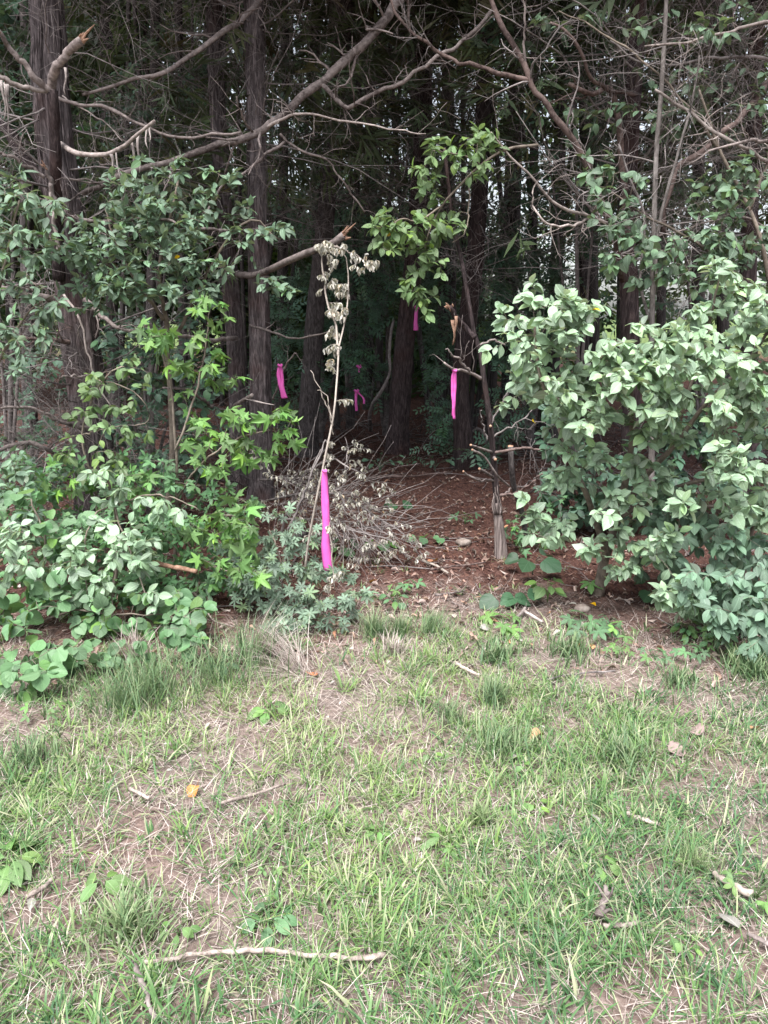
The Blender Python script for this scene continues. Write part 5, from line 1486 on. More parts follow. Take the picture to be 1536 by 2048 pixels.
# ---- dark understory deeper in
UND = [
    ('blue green leafy shrub behind the withered sapling, deep in the shade', 'understory_shrub', 640, 8.3, [(600, 620, 70, 80, 8.2, .5, 36), (660, 720, 80, 80, 8.0, .5, 40), (560, 740, 60, 80, 8.2, .4, 24), (720, 640, 50, 80, 8.4, .4, 24), (740, 760, 40, 60, 8.4, .4, 14), (600, 830, 50, 30, 8.2, .3, 8)]),
    ('dark leafy shrub above the middle ribbon, behind the green hanging branch', 'understory_shrub', 770, 8.8, [(770, 540, 80, 70, 8.6, .5, 40), (740, 440, 60, 60, 8.6, .5, 16), (700, 520, 60, 60, 8.6, .5, 20), (870, 560, 50, 60, 8.8, .4, 14), (770, 620, 40, 40, 8.7, .4, 10)]),
    ('dark green shrub left of the pale shrub, high in the shade', 'understory_shrub', 1060, 7.6, [(1060, 540, 80, 80, 7.4, .4, 62), (1000, 480, 60, 60, 7.4, .4, 29), (1110, 620, 60, 60, 7.4, .4, 29), (1000, 620, 50, 70, 7.5, .4, 21), (1140, 480, 60, 60, 7.6, .4, 18), (900, 640, 50, 60, 8.2, .4, 21), (880, 700, 40, 60, 8.4, .4, 16), (1180, 410, 90, 80, 7.3, .4, 30), (1250, 480, 70, 60, 7.3, .4, 18), (1060, 400, 60, 60, 7.4, .4, 16)]),
    ('low dark shrub at the foot of the flared cedar', 'understory_shrub', 985, 7.2, [(1010, 800, 50, 90, 7.3, .3, 22), (890, 850, 40, 50, 7.4, .3, 16), (965, 900, 35, 30, 6.9, .3, 8), (850, 925, 60, 18, 7.2, .4, 7), (880, 790, 30, 60, 7.6, .3, 10)]),
    ('blue green foliage in the top left corner behind the big cedar', 'understory_shrub', 20, 5.6, [(40, 60, 80, 80, 5.5, .3, 47), (30, 180, 60, 80, 5.5, .3, 36), (60, 260, 60, 60, 5.6, .3, 22), (-60, 150, 60, 160, 5.5, .3, 22), (40, 330, 60, 40, 5.5, .3, 16)]),
    ('dull green shrub between the big cedar and the twin trunks', 'understory_shrub', 300, 7.2, [(300, 180, 110, 90, 7.0, .4, 40), (230, 280, 80, 80, 6.9, .4, 30), (350, 300, 80, 70, 7.0, .4, 30), (400, 200, 60, 90, 7.2, .4, 16), (300, 400, 110, 60, 6.8, .4, 30), (580, 200, 60, 120, 7.8, .4, 14), (580, 380, 60, 100, 7.8, .4, 22), (400, 620, 60, 60, 6.8, .3, 16), (260, 680, 80, 60, 6.6, .3, 16)]),
    ('dark shrub in the shade below the pale shrub', 'understory_shrub', 1180, 4.7, [(1130, 980, 50, 50, 4.6, .2, 30), (1200, 950, 70, 60, 4.6, .2, 38), (1300, 980, 80, 60, 4.7, .2, 38), (1180, 1050, 70, 40, 4.6, .15, 30), (1400, 900, 90, 90, 4.8, .2, 41), (1130, 860, 60, 60, 4.9, .2, 22), (1470, 840, 80, 80, 4.8, .2, 34), (1330, 880, 70, 60, 4.7, .2, 22), (1480, 1000, 60, 60, 4.6, .2, 18)]),
    ('leafy green thicket between the big cedar and the star leaves', 'understory_shrub', 300, 4.95, [(260, 680, 70, 60, 4.8, .2, 33), (330, 780, 70, 70, 4.8, .2, 39), (250, 880, 80, 60, 4.8, .2, 36), (420, 760, 50, 70, 5.0, .2, 24), (330, 940, 90, 50, 4.6, .2, 33), (80, 720, 60, 60, 5.1, .2, 15), (60, 960, 80, 40, 4.6, .2, 24)]),
    ('dim leafy tree filling the upper middle behind the bare limbs', 'understory_tree', 700, 9.6, [(620, 300, 90, 120, 9.4, .5, 60), (760, 320, 90, 120, 9.4, .5, 60), (880, 250, 80, 120, 9.4, .5, 45), (560, 120, 90, 100, 9.4, .5, 39), (760, 130, 110, 110, 9.4, .5, 51), (920, 420, 50, 80, 9.4, .5, 27), (660, 440, 80, 60, 9.4, .5, 36)]),
    ('dull green foliage tree behind the red brown limb at upper right', 'understory_tree', 1150, 6.3, [(1130, 130, 110, 110, 6.2, .3, 57), (1250, 240, 100, 110, 6.2, .3, 54), (1420, 120, 100, 100, 6.2, .3, 54), (1080, 300, 70, 80, 6.3, .3, 25), (1450, 330, 80, 80, 6.2, .3, 32), (1000, 60, 70, 50, 6.4, .3, 25)]),
    ('dark thicket behind the big cedar foot at far left', 'understory_shrub', 60, 6.2, [(40, 880, 90, 60, 6.0, .4, 26), (180, 900, 90, 50, 6.2, .4, 26), (330, 880, 70, 60, 6.4, .4, 22), (420, 860, 60, 60, 6.8, .4, 16), (60, 760, 90, 70, 6.2, .4, 20), (260, 800, 70, 70, 6.6, .4, 18), (-60, 850, 70, 120, 6.0, .4, 14)]),
    ('dark foliage behind the twigs on the right, streaked with sky', 'understory_shrub', 1400, 7.2, [(1400, 430, 90, 80, 7.0, .4, 26), (1480, 300, 70, 90, 7.0, .4, 20), (1350, 560, 90, 60, 7.0, .4, 20), (1180, 560, 50, 50, 7.4, .4, 8), (1420, 180, 90, 70, 7.2, .4, 20), (1300, 330, 50, 60, 7.2, .4, 8), (1200, 120, 90, 80, 7.4, .4, 20), (1080, 90, 70, 80, 7.6, .4, 12), (920, 60, 70, 60, 7.6, .4, 10)]),
]
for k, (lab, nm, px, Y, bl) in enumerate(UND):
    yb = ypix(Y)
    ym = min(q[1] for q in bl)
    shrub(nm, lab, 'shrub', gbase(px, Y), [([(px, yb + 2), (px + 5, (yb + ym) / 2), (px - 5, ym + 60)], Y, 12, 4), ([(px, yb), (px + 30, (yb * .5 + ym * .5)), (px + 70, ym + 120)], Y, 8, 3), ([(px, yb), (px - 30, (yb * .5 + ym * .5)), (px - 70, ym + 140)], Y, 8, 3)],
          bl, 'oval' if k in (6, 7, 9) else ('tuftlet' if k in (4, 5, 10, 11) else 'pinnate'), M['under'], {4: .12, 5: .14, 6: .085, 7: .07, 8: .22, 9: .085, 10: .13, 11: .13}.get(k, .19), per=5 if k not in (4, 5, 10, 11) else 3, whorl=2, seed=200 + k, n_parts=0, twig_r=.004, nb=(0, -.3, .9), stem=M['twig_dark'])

# ---- the far side of the wood
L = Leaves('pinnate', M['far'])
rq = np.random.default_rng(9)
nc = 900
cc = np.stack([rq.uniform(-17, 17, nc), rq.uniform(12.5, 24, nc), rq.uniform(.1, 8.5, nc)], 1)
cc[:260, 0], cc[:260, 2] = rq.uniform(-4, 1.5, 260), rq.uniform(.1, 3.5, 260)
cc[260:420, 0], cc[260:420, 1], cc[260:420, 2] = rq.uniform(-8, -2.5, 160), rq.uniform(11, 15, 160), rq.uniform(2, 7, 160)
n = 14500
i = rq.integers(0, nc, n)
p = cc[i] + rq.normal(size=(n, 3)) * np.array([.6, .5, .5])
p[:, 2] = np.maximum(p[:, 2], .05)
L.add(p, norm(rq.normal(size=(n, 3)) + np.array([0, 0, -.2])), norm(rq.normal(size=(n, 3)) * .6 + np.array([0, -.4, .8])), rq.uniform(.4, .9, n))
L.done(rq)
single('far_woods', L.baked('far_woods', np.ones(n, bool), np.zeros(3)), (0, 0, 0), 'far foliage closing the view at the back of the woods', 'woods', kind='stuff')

# dead bramble canes and brushwood on the shaded floor
rq = np.random.default_rng(19)
n = 400
q = np.stack([rq.uniform(-5, 4, n), rq.uniform(5.0, 10.5, n)], 1)
keep = ~((np.abs(q[:, 0] - (q[:, 1] - 4) * .12) < .9) & (q[:, 1] < 7.6))
q = q[keep]
n = len(q)
p0 = np.stack([q[:, 0], q[:, 1], gz(q[:, 0], q[:, 1])], 1)
az = rq.uniform(0, 2 * np.pi, n)
d = norm(np.stack([np.cos(az), np.sin(az), rq.uniform(.2, 2.2, n)], 1))
pts = [p0]
for k in range(7):
    d = norm(d + rq.normal(size=(n, 3)) * .15 + np.array([0, 0, -.14]))
    pts.append(pts[-1] + d * rq.uniform(.06, .17, n)[:, None])
Pb = np.stack(pts, 1)
Rb = np.linspace(.006, .002, 8)[None] * rq.uniform(.6, 1.4, n)[:, None]
P1, R1 = grow(Pb, Rb, 4, .1, .4, n=5, wig=.2)
single('brushwood', join_mesh('brushwood', [tubes(Pb, Rb, 4), tubes(P1, R1, 3)], np.zeros(3), M['twig_dark']), (0, 0, 0), 'tangle of dead canes and brushwood on the shaded woodland floor', 'brushwood', kind='stuff')  # darker twig colour puts the floor's shade into the canes

# ------------------------------------------------------------------ pink ribbons
def strip_mesh(name, C, W, ang, mat, base, fold=.25, nw=5):
    """a tape along centres C with width W(t), turned by ang(t), slightly folded along its length"""
    n = len(C)
    u = np.linspace(-1, 1, nw)
    wd = np.stack([np.cos(ang), np.sin(ang), 0 * ang], 1)
    nn = np.stack([-np.sin(ang), np.cos(ang), 0 * ang], 1)
    V = C[:, None] + wd[:, None] * (u[None, :, None] * W[:, None, None] * .5) + nn[:, None] * ((u ** 2)[None, :, None] * W[:, None, None] * fold)
    V = V + (vnoise(V * np.array([90, 60, 45.0]), 8)[..., None] - .5) * np.array([.001, .005, .0])
    idx = np.arange(n * nw).reshape(n, nw)
    q = np.stack([idx[:-1, :-1], idx[:-1, 1:], idx[1:, 1:], idx[1:, :-1]], -1).reshape(-1, 4)
    return mesh(name, V.reshape(-1, 3) - base, q, None, mat)


def ribbon(label, Y, knot, tails, parts=True):
    """tails: list of (pixels, w0, w1, a0, a1)"""
    b = P(*knot, Y)
    th = Thing('ribbon', b, label, 'ribbon')
    for pix, w0, w1, a0, a1 in tails:
        C = smooth(PX(pix, Y), 26)
        t = np.linspace(0, 1, 26)
        C[:, 1] += .003 * np.sin(t * 7 + a0)
        C[:, 0] += .0008 * np.sin(t * 17 + a1 * 3)
        W = (w0 + (w1 - w0) * t) * m_per_px(Y) * (1 + .06 * np.sin(t * 9 + a1)) * np.minimum(1, .55 + t * 4)
        o = th.part('tail', strip_mesh('tail', C, W, a0 + (a1 - a0) * t, M['pink'], th.b))
        md = o.modifiers.new('thickness', 'SOLIDIFY')
        md.thickness = .0006
    # the knot round the twig
    a = np.linspace(0, 2 * np.pi, 11)
    r = 3.6 * m_per_px(Y)
    K = np.stack([b[0] + r * np.cos(a), b[1] + r * .9 * np.sin(a), b[2] + r * .5 * np.sin(a * 2 + .4)], 1)
    th.tubes('knot', K, np.full(11, r * .55), 6, M['pink'])
    return th


YR = 3.22
ribbon('longest pink ribbon, hanging flat from the withered sapling at the path mouth', YR, (649, 942), [([(648, 942), (650, 1000), (652, 1060), (651, 1100), (655, 1142)], 12, 21, .15, -.25), ([(651, 942), (653, 985), (655, 1030), (654, 1085)], 9, 12, .5, .1)])
ribbon('pink ribbon tied to the side twig of the thin dead cedar', 4.05, (909, 741), [([(908, 741), (906, 775), (908, 805), (910, 838)], 7, 8, .3, .8), ([(910, 741), (910, 780), (907, 832)], 6, 6, -.2, .5)])
ribbon('looped pink ribbon hanging beside the stouter twin trunk', 5.32, (560, 731), [([(559, 731), (558, 755), (564, 780), (568, 797)], 7, 9, .3, .2), ([(561, 731), (564, 755), (566, 780), (572, 796)], 5, 8, -.2, .3)])
ribbon('short dim pink ribbon high on the middle dark trunk', 7.4, (834, 615), [([(834, 615), (832, 640), (832, 661)], 6, 9, .3, 0)])
ribbon('small forked pink ribbon far back in the gap between trunks', 7.3, (713, 782), [([(713, 782), (712, 800), (713, 822)], 5, 5, .2, 0), ([(713, 781), (720, 789), (727, 797), (728, 808)], 4, 4, .2, 0)])
ribbon('tiniest pink ribbon, a faint speck deepest in the shade', 7.6, (718, 733), [([(718, 733), (718, 745)], 3, 3, .2, 0)])

# ------------------------------------------------------------------ sticks lying in the grass
def stick(name, label, pix, w0, w1, mat, lift=.02, forks=(), cat='stick', n=18, k=8, group=None, wig=.003):
    pts = np.array([gp(x, y) for x, y in pix])
    b = pts[0].copy()
    th = Thing(name, b, label, cat, group)
    Ym = pts[:, 1].mean()
    p, r = smooth(pts, n, np.linspace(w0, w1, len(pts)) * .5 * m_per_px(math.hypot(Ym, CAM_H)))
    p = wiggle(p, wig, RND.random() * 40)
    r = r * (.8 + .55 * vnoise(np.stack([np.arange(n) * 1.1, np.full(n, RND.random() * 90), np.zeros(n)], 1), 5))
    p[:, 2] = np.maximum(p[:, 2], gz(p[:, 0], p[:, 1]) + r) + lift
    o = th.tubes('shaft', p, r, k, mat)
    for t, dx, dy, dz, L in forks:
        i = int(t * (n - 1))
        d = norm(np.array([dx, dy, dz], float))
        q = p[i] + d[None] * np.linspace(0, L, 6)[:, None] + RNG.normal(size=(6, 3)) * .002
        th.tubes('twig', q, r[i] * np.linspace(.6, .25, 6), 6, mat)
    return th


stick('fallen_branch', 'long pale fallen branch lying across the grass near the bottom', [(285, 1948), (340, 1940), (385, 1932), (430, 1926), (500, 1922), (570, 1925), (650, 1935), (720, 1938), (768, 1932)], 6, 8, M['ground_stick'], lift=.024, wig=.006, forks=[(.05, -.3, .5, .5, .07), (.38, .25, .5, .8, .035), (.2, -.6, -.5, .2, .05)], n=40, k=10)
stick('upright_twig', 'thin brown twig slanting below the left end of the fallen branch', [(268, 1942), (282, 1972), (296, 2010), (312, 2060)], 9, 7, M['limb'], lift=.02)
stick('wood_shard', 'tan splinter of wood lying near the right edge', [(1424, 1762), (1460, 1788), (1502, 1812)], 8, 13, M['ground_stick'])
stick('short_stick', 'short pale straight stick right of centre near the bottom', [(1205, 1872), (1240, 1868), (1278, 1864)], 9, 7, M['ground_stick'])
stick('short_stick', 'short pale stick lying between the bare patches on the right', [(1252, 1642), (1285, 1655), (1316, 1664)], 8, 7, M['ground_stick'])
stick('short_stick', 'short tan stick beside the bare patch at far left', [(262, 1592), (285, 1604), (300, 1612)], 7, 6, M['ground_stick'])
stick('short_stick', 'thin pale stick beside the orange leaf', [(440, 1622), (490, 1608), (530, 1596), (570, 1580)], 6, 4, M['ground_stick'])
stick('short_stick', 'grey stick at the left edge below the bare patch', [(55, 1812), (90, 1792), (112, 1770)], 9, 7, M['ground_stick'])
stick('dead_root', 'forked brown root sticking up from the grass at lower right', [(1196, 1850), (1204, 1828), (1212, 1806), (1208, 1790)], 14, 7, M['limb'], forks=[(.3, .5, .3, .6, .05), (.6, -.5, .2, .8, .05), (.1, .9, -.1, .3, .04)])
stick('grey_stick', 'dark grey stick poking in at the lower right corner', [(1490, 1885), (1515, 1897), (1545, 1912)], 6, 9, M['limb'])
stick('bark_strip', 'pale flat strip of bark right of the path mouth', [(1046, 1232), (1066, 1243), (1084, 1254)], 6, 5, M['strip'])
stick('bark_strip', 'thin pale strip of bark at the right foot of the path', [(1028, 1247), (1042, 1238), (1050, 1226)], 6, 5, M['strip'])
stick('bark_strip', 'long tan dry stem lying at the edge of lawn and path', [(908, 1338), (930, 1350), (960, 1362)], 8, 5, M['ground_stick'])
stick('thin_twig', 'thin dark twig lying across the path right of the brush heap', [(860, 1148), (900, 1142), (970, 1132)], 5, 3, M['limb_red'])
stick('thin_twig', 'thin curved stem lying left of the path, tip of the brush heap', [(845, 1130), (872, 1140), (895, 1155)], 5, 4, M['twig_pale'])
stick('thin_twig', 'thin grey twig lying across the lawn at right above the bare patch', [(1095, 1370), (1160, 1358), (1230, 1352)], 4, 3, M['twig'])
stick('thin_twig', 'dark twig lying across the shaded path near its end', [(720, 965), (760, 962), (830, 958), (905, 950)], 5, 3, M['limb_red'])
stick('thin_twig', 'thin stick lying on the path below the peeled dead cedar', [(870, 1200), (900, 1196), (930, 1190)], 5, 3, M['limb'])
stick('cut_log', 'cut grey branch stub with an orange end below the big ribbon', [(580, 1150), (600, 1132), (618, 1120)], 13, 12, M['grey_bark'], lift=.16)
stick('torn_branch', 'torn brown branch caught low in the leaves left of the path', [(310, 1240), (350, 1250), (402, 1262)], 11, 8, M['splinter'], lift=.28)
stick('arching_twig', 'bare grey twig arching down to the grass left of the path', [(345, 1180), (400, 1215), (425, 1260), (470, 1275)], 5, 2, M['ground_stick'], lift=.05, forks=[(.4, .8, -.2, .3, .1), (.6, -.6, -.3, .2, .08)])

# ------------------------------------------------------------------ fallen leaves
def fallen(px, py, size, mat, label, kind='broad', group=None, up=.7):
    b = gp(px, py)
    v, f, lf = KIND[kind][RND.randrange(len(KIND[kind]))]
    me = leaf_mesh(kind, RND.randrange(len(KIND[kind])), mat)
    o = single('fallen_leaf', me, b + np.array([0, 0, .018 + size * .12]), label, 'leaf', group)
    o.rotation_euler = (RND.uniform(-.5, .5), RND.uniform(-.4, .4), RND.uniform(0, 6.28))
    o.scale = (size, size * RND.uniform(.8, 1.3), size * RND.uniform(1, 2))
    return o


fallen(395, 1583, .05, M['fallen_orange'], 'curled orange leaf on the bare patch left of centre', 'round')
fallen(68, 1812, .042, M['fallen_pale'], 'silvery white torn leaf at far left')
fallen(1475, 1875, .07, M['fallen_pale'], 'pale curled leaf near the right bottom corner')
fallen(1402, 1482, .055, M['fallen_grey'], 'dull purple grey leaf at right', 'round')
fallen(1365, 1505, .06, M['fallen_grey'], 'dull grey leaf with a pale edge beside the purple one', 'round')
fallen(1085, 1482, .05, M['fallen_tan'], 'rust brown leaf right of centre in the lawn', 'round')
fallen(1278, 1508, .05, M['fallen_tan'], 'reddish leaf standing in the grass at right')
fallen(1500, 1470, .055, M['fallen_tan'], 'tan curled leaf near the right edge')
fallen(626, 1362, .05, M['fallen_orange'], 'small orange leaf at the grass edge below the privet', 'round')
fallen(755, 1168, .06, M['fallen_orange'], 'orange brown leaf on the path right of the big ribbon')
fallen(872, 1130, .07, M['fallen_orange'], 'bright rust leaf at the tip of the brush heap', 'round')
fallen(955, 1240, .055, M['fallen_pale'], 'white upright scrap of leaf where path meets lawn')
fallen(960, 1265, .05, M['fallen_pale'], 'pale scrap of leaf just below the white upright one')
fallen(605, 1318, .05, M['fallen_pale'], 'whitish flat leaf at the foot of the privet')
fallen(1175, 1645, .05, M['fallen_pale'], 'pale leaf standing on edge beside the right bare patch')
fallen(1025, 1530, .04, M['fallen_pale'], 'pale twisted leaf right of centre in the lawn')
fallen(1180, 640 + 575, .04, M['yellow'], 'single yellow leaf at the foot of the pale shrub')
for k in range(34):
    x, y = RND.uniform(300, 1530), RND.choice([RND.uniform(1290, 1520), RND.uniform(1290, 1720)])
    fallen(x, y, RND.uniform(.014, .030), M['fallen_pale'], 'small pale dry leaf scrap lying in the lawn', 'oval', 'pale leaf scraps in the lawn')
for k in range(26):
    x, y = RND.uniform(720, 1500), RND.uniform(1000, 1330)
    fallen(x, y, RND.uniform(.03, .055), RND.choice([M['fallen_tan'], M['fallen_pale'], M['fallen_tan']]), 'small dry leaf lying on the bare woodland floor', 'oval', 'dry leaves on the woodland floor')
for k, (x, y, Y) in enumerate([(1182, 617, 3.2), (1064, 842, 3.15), (780, 466, 4.08), (360, 512, 3.95)]):
    o = single('yellow_leaf', leaf_mesh('oval', k, M['yellow']), P(x, y, Y), ['yellow leaf at the top edge of the pale shrub', 'yellow leaf on the left flank of the pale shrub', 'small orange leaf caught in the hanging green branch', 'tiny yellow leaf in the shrub before the twin trunks'][k], 'leaf')
    o.rotation_euler = (.9, .2, k)
    o.scale = [(.045,) * 3, (.045,) * 3, (.04,) * 3, (.03,) * 3][k]

# ------------------------------------------------------------------ seedlings and weeds
def seedling(px, py, label, kind, mat, size, n=3, h=.06, spread=.05, name='seedling', cat='seedling', group=None, tilt=.5):
    b = gp(px, py)
    th = Thing(name, b, label, cat, group)
    a0 = RND.uniform(0, 6)
    Ps, Rs = [], []
    for k in range(n):
        a = a0 + k * 6.283 / n + RND.uniform(-.4, .4)
        tip = b + np.array([math.cos(a) * spread * RND.uniform(.5, 1.2), math.sin(a) * spread * RND.uniform(.5, 1.2), h * RND.uniform(.6, 1.15)])
        s = np.linspace(0, 1, 5)[:, None]
        c = b + np.array([0, 0, h * .8])
        p = (1 - s) ** 2 * (b - [0, 0, .01]) + 2 * s * (1 - s) * c + s * s * tip
        Ps.append(p); Rs.append(np.linspace(.0016, .0008, 5))
        d = norm(np.array([math.cos(a), math.sin(a), -.25]))
        nn = norm(np.array([RND.uniform(-.3, .3), -tilt + RND.uniform(-.2, .2), 1]))
        Y_ = norm(np.cross(nn, d))
        Z_ = np.cross(d, Y_)
        sz = size * RND.uniform(.75, 1.15)
        m4 = np.eye(4)
        m4[:3, :3] = np.stack([d, Y_, Z_], -1) * sz
        m4[:3, 3] = tip - b
        o = bpy.data.objects.new('leaf', leaf_mesh(kind, RND.randrange(len(KIND[kind])), mat))
        COL.objects.link(o)
        o.parent = th.o
        o.matrix_local = Matrix(m4.tolist())
    th.tubes('stem', np.array(Ps), np.array(Rs), 4, mat)
    return th


seedling(1005, 1215, 'seedling with two big round dark leaves right of the path', 'round', M['dark_round'], .105, 2, .07, .05)
seedling(1040, 1212, 'round leaved seedling beside the pair of big round leaves', 'round', M['dark_round'], .10, 2, .07, .03)
seedling(1065, 1150, 'dark lobed plant behind the round leaved seedlings', 'round', M['dark_round'], .12, 4, .10, .08)
seedling(1095, 1205, 'bright yellow green leafy seedling between path and pale shrub', 'broad', M['weed'], .07, 11, .11, .06)
seedling(1160, 1252, 'five fingered creeper leaf plant in front of the pale shrub', 'five', M['creeper'], .11, 3, .05, .03)
seedling(1175, 1180, 'star shaped creeper plant left of the pale shrub stem', 'five', M['creeper'], .12, 2, .06, .02)
seedling(1300, 1200, 'dark round leaved plant in the shade under the pale shrub', 'round', M['dark_round'], .10, 3, .07, .05)
seedling(1005, 1255, 'creeper seedling where the lawn meets the path', 'five', M['weed'], .10, 5, .05, .05)
seedling(1180, 1280, 'tall creeper seedling at the lawn edge right of the path', 'five', M['creeper'], .10, 4, .07, .04)
seedling(1245, 1285, 'yellow green three leaved weed at the lawn edge', 'tuftlet', M['weed'], .07, 4, .07, .03)
seedling(822, 1185, 'dark leaved seedling in the middle of the path', 'tuftlet', M['creeper'], .08, 5, .06, .03)
seedling(795, 1185, 'small pale seedling in the middle of the path', 'tuftlet', M['weed'], .06, 4, .05, .03)
seedling(790, 1215, 'leafy seedling at the left side of the path mouth', 'oval', M['creeper'], .055, 7, .06, .04)
seedling(685, 1105, 'round leaved seedling beneath the withered brush', 'round', M['creeper'], .085, 4, .07, .07)
seedling(760, 1100, 'dark round leaved seedling under the brush heap tip', 'round', M['creeper'], .08, 3, .06, .05)
seedling(850, 1085, 'small seedling in the centre of the path further back', 'round', M['creeper'], .065, 4, .05, .05)
seedling(880, 1085, 'tiny seedling beside the small one further back', 'round', M['creeper'], .055, 2, .04, .03)
seedling(790, 1020, 'dim seedling deep on the path', 'round', M['dark_round'], .10, 3, .06, .06)
seedling(760, 945, 'low grey leaved plant at the foot of the middle trunk', 'oval', M['under'], .06, 12, .14, .16)
seedling(870, 942, 'low leafy plant in shade left of the flared cedar', 'oval', M['under'], .06, 12, .12, .16)
seedling(930, 1050, 'small dark plant at the right side of the path', 'tuftlet', M['creeper'], .08, 6, .08, .06)
seedling(25, 1735, 'rosette weed with broad yellow green leaves at the left edge', 'oval', M['weed'], .075, 9, .035, .03, cat='weed', name='broadleaf_weed')
seedling(440, 1345, 'glossy dark three leaved weed at the grass edge on the left', 'oval', M['creeper'], .055, 6, .045, .03, cat='weed', name='broadleaf_weed')
seedling(540, 1435, 'leafy green weed in the lawn left of centre', 'oval', M['weed'], .05, 8, .045, .03, cat='weed', name='broadleaf_weed')
seedling(540, 1850, 'dark leaved weed in the lawn near the bottom', 'oval', M['creeper'], .05, 8, .03, .03, cat='weed', name='broadleaf_weed')
seedling(210, 1785, 'pale broad leaved weed near the left bottom', 'oval', M['weed'], .05, 5, .045, .02, cat='weed', name='broadleaf_weed')
seedling(1510, 1805, 'yellow green fine leaved weed at the right edge', 'tuftlet', M['weed'], .045, 14, .06, .05, cat='weed', name='broadleaf_weed')
seedling(885, 1690, 'single broad yellow green blade cluster in the middle of the lawn', 'narrow', M['weed'], .075, 5, .03, .01, cat='weed', name='broadleaf_weed')
seedling(90, 1440, 'pale leafy weed at the lower left grass edge', 'tuftlet', M['weed'], .05, 7, .06, .04, cat='weed', name='broadleaf_weed')
seedling(1200, 1740, 'pale weed right of centre in the lawn', 'oval', M['weed'], .035, 8, .03, .03, cat='weed', name='broadleaf_weed')
for k in range(14):
    seedling(RND.uniform(40, 1500), RND.uniform(1400, 2040), 'small broad leaved weed growing among the lawn grass', RND.choice(['oval', 'tuftlet', 'oval']), M['weed'], RND.uniform(.018, .032), RND.randint(4, 7), .03, .02, cat='weed', name='lawn_weed', group='small weeds in the lawn')
for k in range(16):
    seedling(RND.uniform(1150, 1500), RND.uniform(1250, 1330), 'small green plant along the lawn edge under the right shrubs', RND.choice(['oval', 'tuftlet', 'five']), RND.choice([M['weed'], M['creeper']]), RND.uniform(.035, .06), RND.randint(4, 8), .06, .04, cat='plant', name='edge_plant', group='small plants along the lawn edge')


# ------------------------------------------------------------------ tall grass tufts
def tuft(px, py, n, h, spread, label, dry=.25, lean=.35, mat=None, az=None, W=.0032, hue=(.2, .9)):
    b = gp(px, py)
    rr = np.random.default_rng(int(px * 7 + py))
    a = rr.uniform(0, 2 * np.pi, n) if az is None else rr.normal(az, .7, n)
    r = np.abs(rr.normal(0, spread, n))
    ra = rr.uniform(0, 2 * np.pi, n)
    x, y = b[0] + r * np.cos(ra), b[1] + r * np.sin(ra)
    base = np.stack([x, y, gz(x, y) - .004], 1)
    v, f, l = blades(base, a, rr.uniform(.02, lean, n), rr.uniform(.2, 1.3, n), h * rr.uniform(.45, 1.15, n), W * rr.uniform(.6, 1.4, n), rr.uniform(*hue, n), (rr.random(n) < dry).astype(float))
    return single('grass_tuft', mesh('grass_tuft', v - b, None, f, mat or M['tuft'], l), b, label, 'grass tuft')


tuft(300, 1395, 280, .24, .13, 'tall green grass tuft in front of the round leaves')
tuft(240, 1420, 180, .20, .10, 'tall grass tuft left of the biggest one')
tuft(430, 1370, 190, .22, .12, 'tall grass tuft below the bare arching twig')
tuft(500, 1330, 170, .24, .10, 'tall thin grass tuft left of the privet')
tuft(275, 1330, 120, .20, .03, 'dry brownish grass tuft under the round leaves', mat=M['straw'], hue=(.1, .6))
tuft(745, 1275, 190, .17, .04, 'dry tall grass tuft at the left side of the path mouth', .9, mat=M['tuft'])
tuft(800, 1270, 150, .14, .04, 'half dry grass tuft in the middle of the path mouth', .9)
tuft(860, 1265, 220, .13, .06, 'green grass tuft at the right of the path mouth', .4, az=.3)
tuft(790, 1310, 110, .12, .03, 'small straw tuft just below the path mouth', mat=M['straw'], hue=(.2, .8))
tuft(985, 1405, 240, .13, .04, 'upright blue green grass tuft right of centre')
tuft(900, 1440, 200, .10, .06, 'low green grass tuft in the middle of the upper lawn')
tuft(1140, 1310, 220, .11, .07, 'broad bladed grass tuft at the lawn edge near the pale shrub', W=.006)
tuft(990, 1320, 220, .10, .06, 'broad bladed grass tuft right below the path mouth', W=.006)
tuft(1360, 1370, 200, .10, .05, 'bright grass tuft at the right below the pale shrub', W=.005)
tuft(1500, 1350, 260, .14, .07, 'grass tuft at the right edge below the drooping shrub', W=.006)
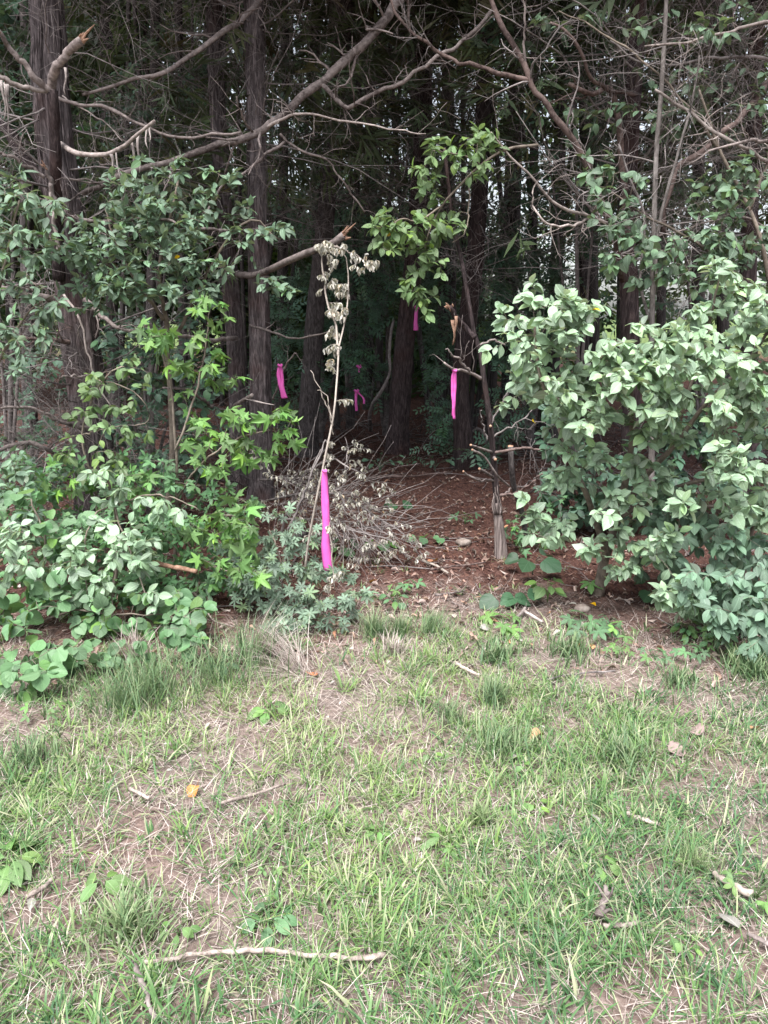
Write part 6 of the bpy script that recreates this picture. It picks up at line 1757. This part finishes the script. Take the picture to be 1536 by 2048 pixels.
tuft(520, 1310, 150, .30, .03, 'long bent straw grass arching over the bare soil', mat=M['straw'], lean=.9, az=-.5, hue=(.3, .9), W=.0025)
tuft(600, 1345, 150, .26, .05, 'swept straw grass lying below the privet', mat=M['straw'], lean=1.2, az=3.0, hue=(.3, .9), W=.0025)
tuft(1000, 1500, 240, .11, .07, 'thick green grass clump right of the lawn centre', W=.005)
tuft(1250, 1520, 260, .11, .08, 'thick dark green grass clump in the right of the lawn', W=.005)
tuft(960, 1650, 60, .10, .02, 'bright yellow green grass clump in the middle of the lawn', W=.006, hue=(.8, 1))
tuft(60, 1530, 220, .12, .07, 'bright grass clump at the left edge of the lawn', W=.004)
tuft(250, 1870, 240, .11, .07, 'dense bright grass clump above the fallen branch', W=.005, hue=(.5, 1))
tuft(1390, 1740, 200, .10, .05, 'feathery yellow green grass clump at right', W=.0016, hue=(.8, 1))

# ------------------------------------------------------------------ stones
def stone(px, py, s, label):
    b = gp(px, py)
    rr = np.random.default_rng(int(px))
    nu, nv = 12, 8
    V = []
    for i in range(nv):
        ph = math.pi * i / (nv - 1)
        for j in range(nu):
            t = 2 * math.pi * j / nu
            V.append((math.sin(ph) * math.cos(t), .75 * math.sin(ph) * math.sin(t), .55 * math.cos(ph)))
    V = np.array(V)
    V = V * (1 + (vnoise(V * 2.2 + px, 4)[:, None] - .5) * .55) * s
    idx = np.arange(nu * nv).reshape(nv, nu)
    q = np.stack([idx[:-1], np.roll(idx[:-1], -1, 1), np.roll(idx[1:], -1, 1), idx[1:]], -1).reshape(-1, 4)
    single('stone', mesh('stone', V, q[:, ::-1], None, M['stone']), b + np.array([0, 0, s * .35]), label, 'stone')


stone(928, 1090, .05, 'pale stone on the path left of the peeled dead cedar')
stone(1165, 1222, .04, 'tan stone at the lawn edge before the pale shrub')
print('objects', len(bpy.data.objects), 'tris', sum(sum(len(p.vertices) - 2 for p in me.polygons) if len(me.polygons) < 2000 else len(me.loops) - 2 * len(me.polygons) for me in bpy.data.meshes))
